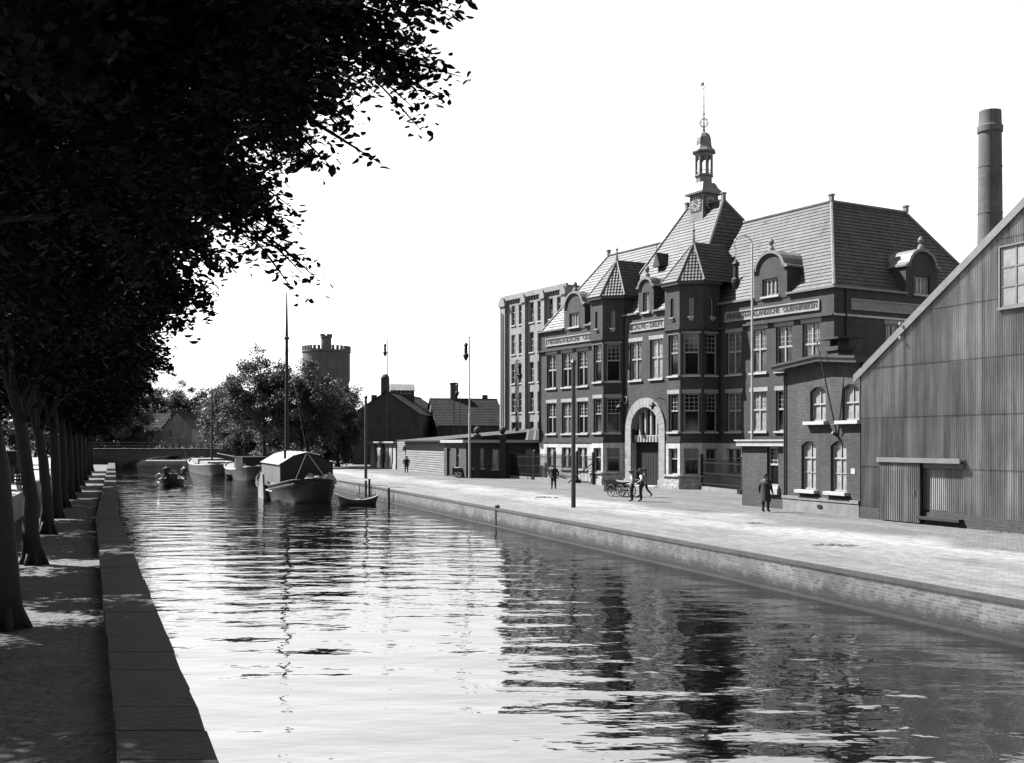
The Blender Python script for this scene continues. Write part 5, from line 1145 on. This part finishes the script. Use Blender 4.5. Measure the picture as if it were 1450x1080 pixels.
def trunk_builder(rng, h, r_, top, spread, lean=(0, 0), nb=9, fork=.45):
    b = MB(); zs = np.linspace(0, 1, 7); P = [(lean[0] * z * z + .025 * rng.normal() * (0 < z < 1), lean[1] * z * z + .025 * rng.normal() * (0 < z < 1), z * h - .1 * (z == 0)) for z in zs]
    b.tube(P, [r_ * q for q in (1.5, 1.1, 1, .93, .86, .8, .7)], 12)
    for k in range(6): a = k * 1.05 + rng.random() * .4; b.tube([(math.cos(a) * r_ * .8, math.sin(a) * r_ * .8, .55), (math.cos(a) * r_ * 1.5, math.sin(a) * r_ * 1.5, .12), (math.cos(a) * r_ * 2.1, math.sin(a) * r_ * 2.1, -.12)], [r_ * .3, r_ * .38, r_ * .2], 6)
    e = Vector(P[-1])
    for k in range(nb):
        a = 2 * math.pi * (k + rng.random() * .6) / nb; z0_ = Vector(P[4]).lerp(e, rng.random()); q = spread * (.55 + .45 * rng.random()); zt = top * (.35 + .65 * rng.random())
        m1 = z0_ + Vector((math.cos(a) * q * .4, math.sin(a) * q * .4, zt * .5)); m2 = z0_ + Vector((math.cos(a) * q, math.sin(a) * q, zt * .85))
        b.tube([z0_, m1, m2], [r_ * .45, r_ * .26, r_ * .06], 7)
        for j in range(2): c = a + rng.normal() * .7; m = m1.lerp(m2, .3 + .4 * rng.random()); b.tube([m, m + Vector((math.cos(c) * q * .35, math.sin(c) * q * .35, zt * .2 * rng.random()))], [r_ * .16, r_ * .04], 6)
    b.tube([e, e + Vector((rng.normal() * .3, rng.normal() * .3, top * .6)), e + Vector((rng.normal() * .6, rng.normal() * .6, top))], [r_ * .6, r_ * .35, r_ * .06], 8)
    return b
def crown_kind(name, seed, r, clumps, per, cr, leaf, mat, spr=0, sprn=10, spl=1.6, drop=0., shell=.55, core=0, corel=.4):
    rng = np.random.default_rng(seed); p, C = crown_points(rng, r, clumps, per, cr, drop, shell)
    parts = [p]
    if core:
        d = rng.normal(size=(core, 3)); d /= np.linalg.norm(d, axis=1)[:, None]; q = d * (rng.random((core, 1)) ** .4) * .72 * np.array(r); q[:, 2] -= drop * .6 * (np.hypot(q[:, 0] / r[0], q[:, 1] / r[1]) ** 2); parts.append(np.repeat(q, 1, 0))
    tw = None
    if spr: sp_, tw = sprays(rng, C, r, spr, spl, sprn); parts.append(sp_)
    c = np.concatenate(parts); sz = np.full(len(c), leaf); sz[len(p):len(p) + core] = corel
    me = leaf_mesh(name, c, sz, rng, mat, twigs=tw if sprn > 20 else None)
    return me
# towpath row: a dense crown seen from close by (small leaves) and one for the trees behind
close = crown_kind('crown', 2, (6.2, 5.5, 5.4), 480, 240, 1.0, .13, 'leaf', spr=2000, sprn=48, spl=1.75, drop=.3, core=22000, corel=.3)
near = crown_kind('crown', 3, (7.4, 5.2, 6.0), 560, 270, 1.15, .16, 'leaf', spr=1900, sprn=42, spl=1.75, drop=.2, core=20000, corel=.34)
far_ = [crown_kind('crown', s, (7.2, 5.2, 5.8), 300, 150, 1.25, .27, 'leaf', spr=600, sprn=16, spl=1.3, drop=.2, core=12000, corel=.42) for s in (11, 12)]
trng = np.random.default_rng(5)
ORD = 'first second third fourth fifth sixth seventh eighth ninth tenth eleventh twelfth'.split()
rowY = [11.0, 22.4, 34.2, 45.5, 55.0, 64.0, 73.5, 84.0, 96.0, 110.0, 126.0, 144.0]
for i, Y in enumerate(rowY):
    tr_ = thing('canal_tree', '%s towpath tree counted from the camera, dark leaves over the canal' % ORD[i], 'tree', (lx(-1.65, Y), Y, PZ), 0, 'row of trees along the towpath')
    s = (.74, .97, .93, .92, .93, .96, .94, .97, .95, .97, .95, .97)[i]; H_ = 6.0 + (.6 if i == 1 else 0)
    r_ = (.27, .25, .22, .21, .23, .21, .22, .21, .22, .21, .21, .21)[i]
    trunk_builder(trng, H_, r_, 5.0, 1.6 if i == 0 else 3.0, (-.9 if i < 4 else -.3, .2)).build('trunk', 'bark', tr_, smooth=True)
    o = place(close if i == 0 else near if i == 1 else far_[i % 2], 'crown', tr_, (-.2 if i == 0 else -1.8 if i == 1 else -1.7, 0, (9.2, 11.3, 11.1, 10.7, 10.6, 10.3, 10.2, 10, 10, 10, 10, 10)[i]), (.4, 3.4, .25, 3.5, .5, 3.3, .2, 3.4, .4, 3.1, .3, 3.5)[i]); o.scale = (s, s, s * (.9 if i == 0 else 1))
# far side of the street
for i, (a, Y) in enumerate(((-19, 30), (-20, 44), (-19, 58), (-20, 73), (-19, 90), (-20, 110), (-19, 134), (-21, 162))):
    tr_ = thing('street_tree', '%s dark tree from the camera behind the street on the left' % ORD[i], 'tree', (lx(a, Y), Y, 1.15), 0, 'trees on the far side of the street')
    trunk_builder(trng, 3.6, .25, 6, 4.5).build('trunk', 'bark', tr_, smooth=True)
    o = place(far_[(i + 1) % 2], 'crown', tr_, (0, 0, 8.2), i * 1.7); o.scale = (.9, 1.0, 1.0)
# trees at the end of the canal
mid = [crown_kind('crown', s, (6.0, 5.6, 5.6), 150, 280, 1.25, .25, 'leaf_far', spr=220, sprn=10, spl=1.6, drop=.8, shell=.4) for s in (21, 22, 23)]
def tree(name, lab, xp, Y, zc, rx, rz_, k, rot, th=None, group='trees at the end of the canal', z0_=G):
    t = thing(name, lab, 'tree', (px(xp, Y), Y, z0_), 0, group); h = zc - rz_ * .55
    trunk_builder(trng, max(1.2, h), .24, rz_ * 1.1, rx * .6).build('trunk', 'bark', t, smooth=True); o = place(mid[k], 'crown', t, (0, 0, zc), rot); o.scale = (rx / 6.0, rx / 6.0, rz_ / 5.6)
tree('round_tree', 'broad round tree left of the tall barge mast, far bank', 374, 150, 9.6, 5.0, 6.4, 0, .4)
tree('round_tree', 'dense round tree just right of the tall barge mast, below the tower', 436, 150, 8.2, 4.6, 5.8, 1, 1.9)
tree('round_tree', 'tree between the water tower and the dark warehouse gable', 478, 158, 6.6, 4.0, 5.6, 2, 3.0)
for xp, Y, zc, rx, rz_, k, lab in ((318, 226, 8.5, 5.2, 8.4, 0, 'bushy tree right of the pale gabled house'), (326, 200, 7.0, 4.6, 7.6, 1, 'bushy tree behind the grey barge mast'), (262, 262, 9.5, 7, 8, 2, 'tree rising behind the pale gabled house roof'), (200, 250, 9.5, 7, 8.5, 0, 'tree left of the pale gabled house'),
                                  (345, 190, 3.6, 4.2, 4.4, 2, 'low bushy tree under the broad round tree'), (404, 185, 4.6, 5.0, 5.0, 0, 'low bushy tree between the two round trees'), (500, 190, 3.6, 4.0, 4.0, 1, 'low dark tree beside the dark warehouse wall'), (455, 185, 4.4, 5.0, 4.8, 2, 'low bushy tree below the water tower'),
                                  (160, 230, 7, 8, 8, 1, 'tall tree beyond the left end of the bridge'), (110, 240, 7, 9, 8, 2, 'tall tree behind the far end of the street'), (50, 250, 7, 9, 8, 0, 'tall tree closing the far end of the street')):
    tree('bushy_tree', lab, xp, Y, zc, rx, rz_, k, xp * .37)
bush = crown_kind('foliage', 31, (2.2, 1.8, 1.2), 40, 80, .6, .2, 'leaf_far')
for xp, Y, s, lab in ((292, 205, 1.3, 'leafy bush on the bank at the right end of the bridge'), (242, 222, 1.6, 'pale rounded bush behind the bridge railing'), (210, 225, 1.4, 'dark bush behind the left part of the bridge railing'), (380, 165, 1.3, 'bush at the foot of the broad round tree'), (430, 165, 1.4, 'bush at the foot of the dense round tree')):
    t = thing('bush', lab, 'bush', (px(xp, Y), Y, G), 0, 'bushes at the canal end'); place(bush, 'foliage', t, (0, 0, 1.0 * s), xp).scale = (s,) * 3; b = MB(); b.tube([(0, 0, -.1), (0, 0, 1.0 * s)], [.1, .03], 6); b.build('stem', 'bark', t)
# leaf litter on the towpath
rng = np.random.default_rng(77); n = 5200; Yl = 8 + 70 * rng.random(n) ** 1.6; al = -3.3 + 3.6 * rng.random(n)
cen = np.stack([[lx(a, y) for a, y in zip(al, Yl)], Yl, np.full(n, PZ + .012)], 1)
lit = leaf_mesh('leaf_litter', cen, .075, rng, 'litter', flat=9)
tag(place(lit, 'leaf_litter'), 'dry leaves scattered over the towpath', kind='stuff')
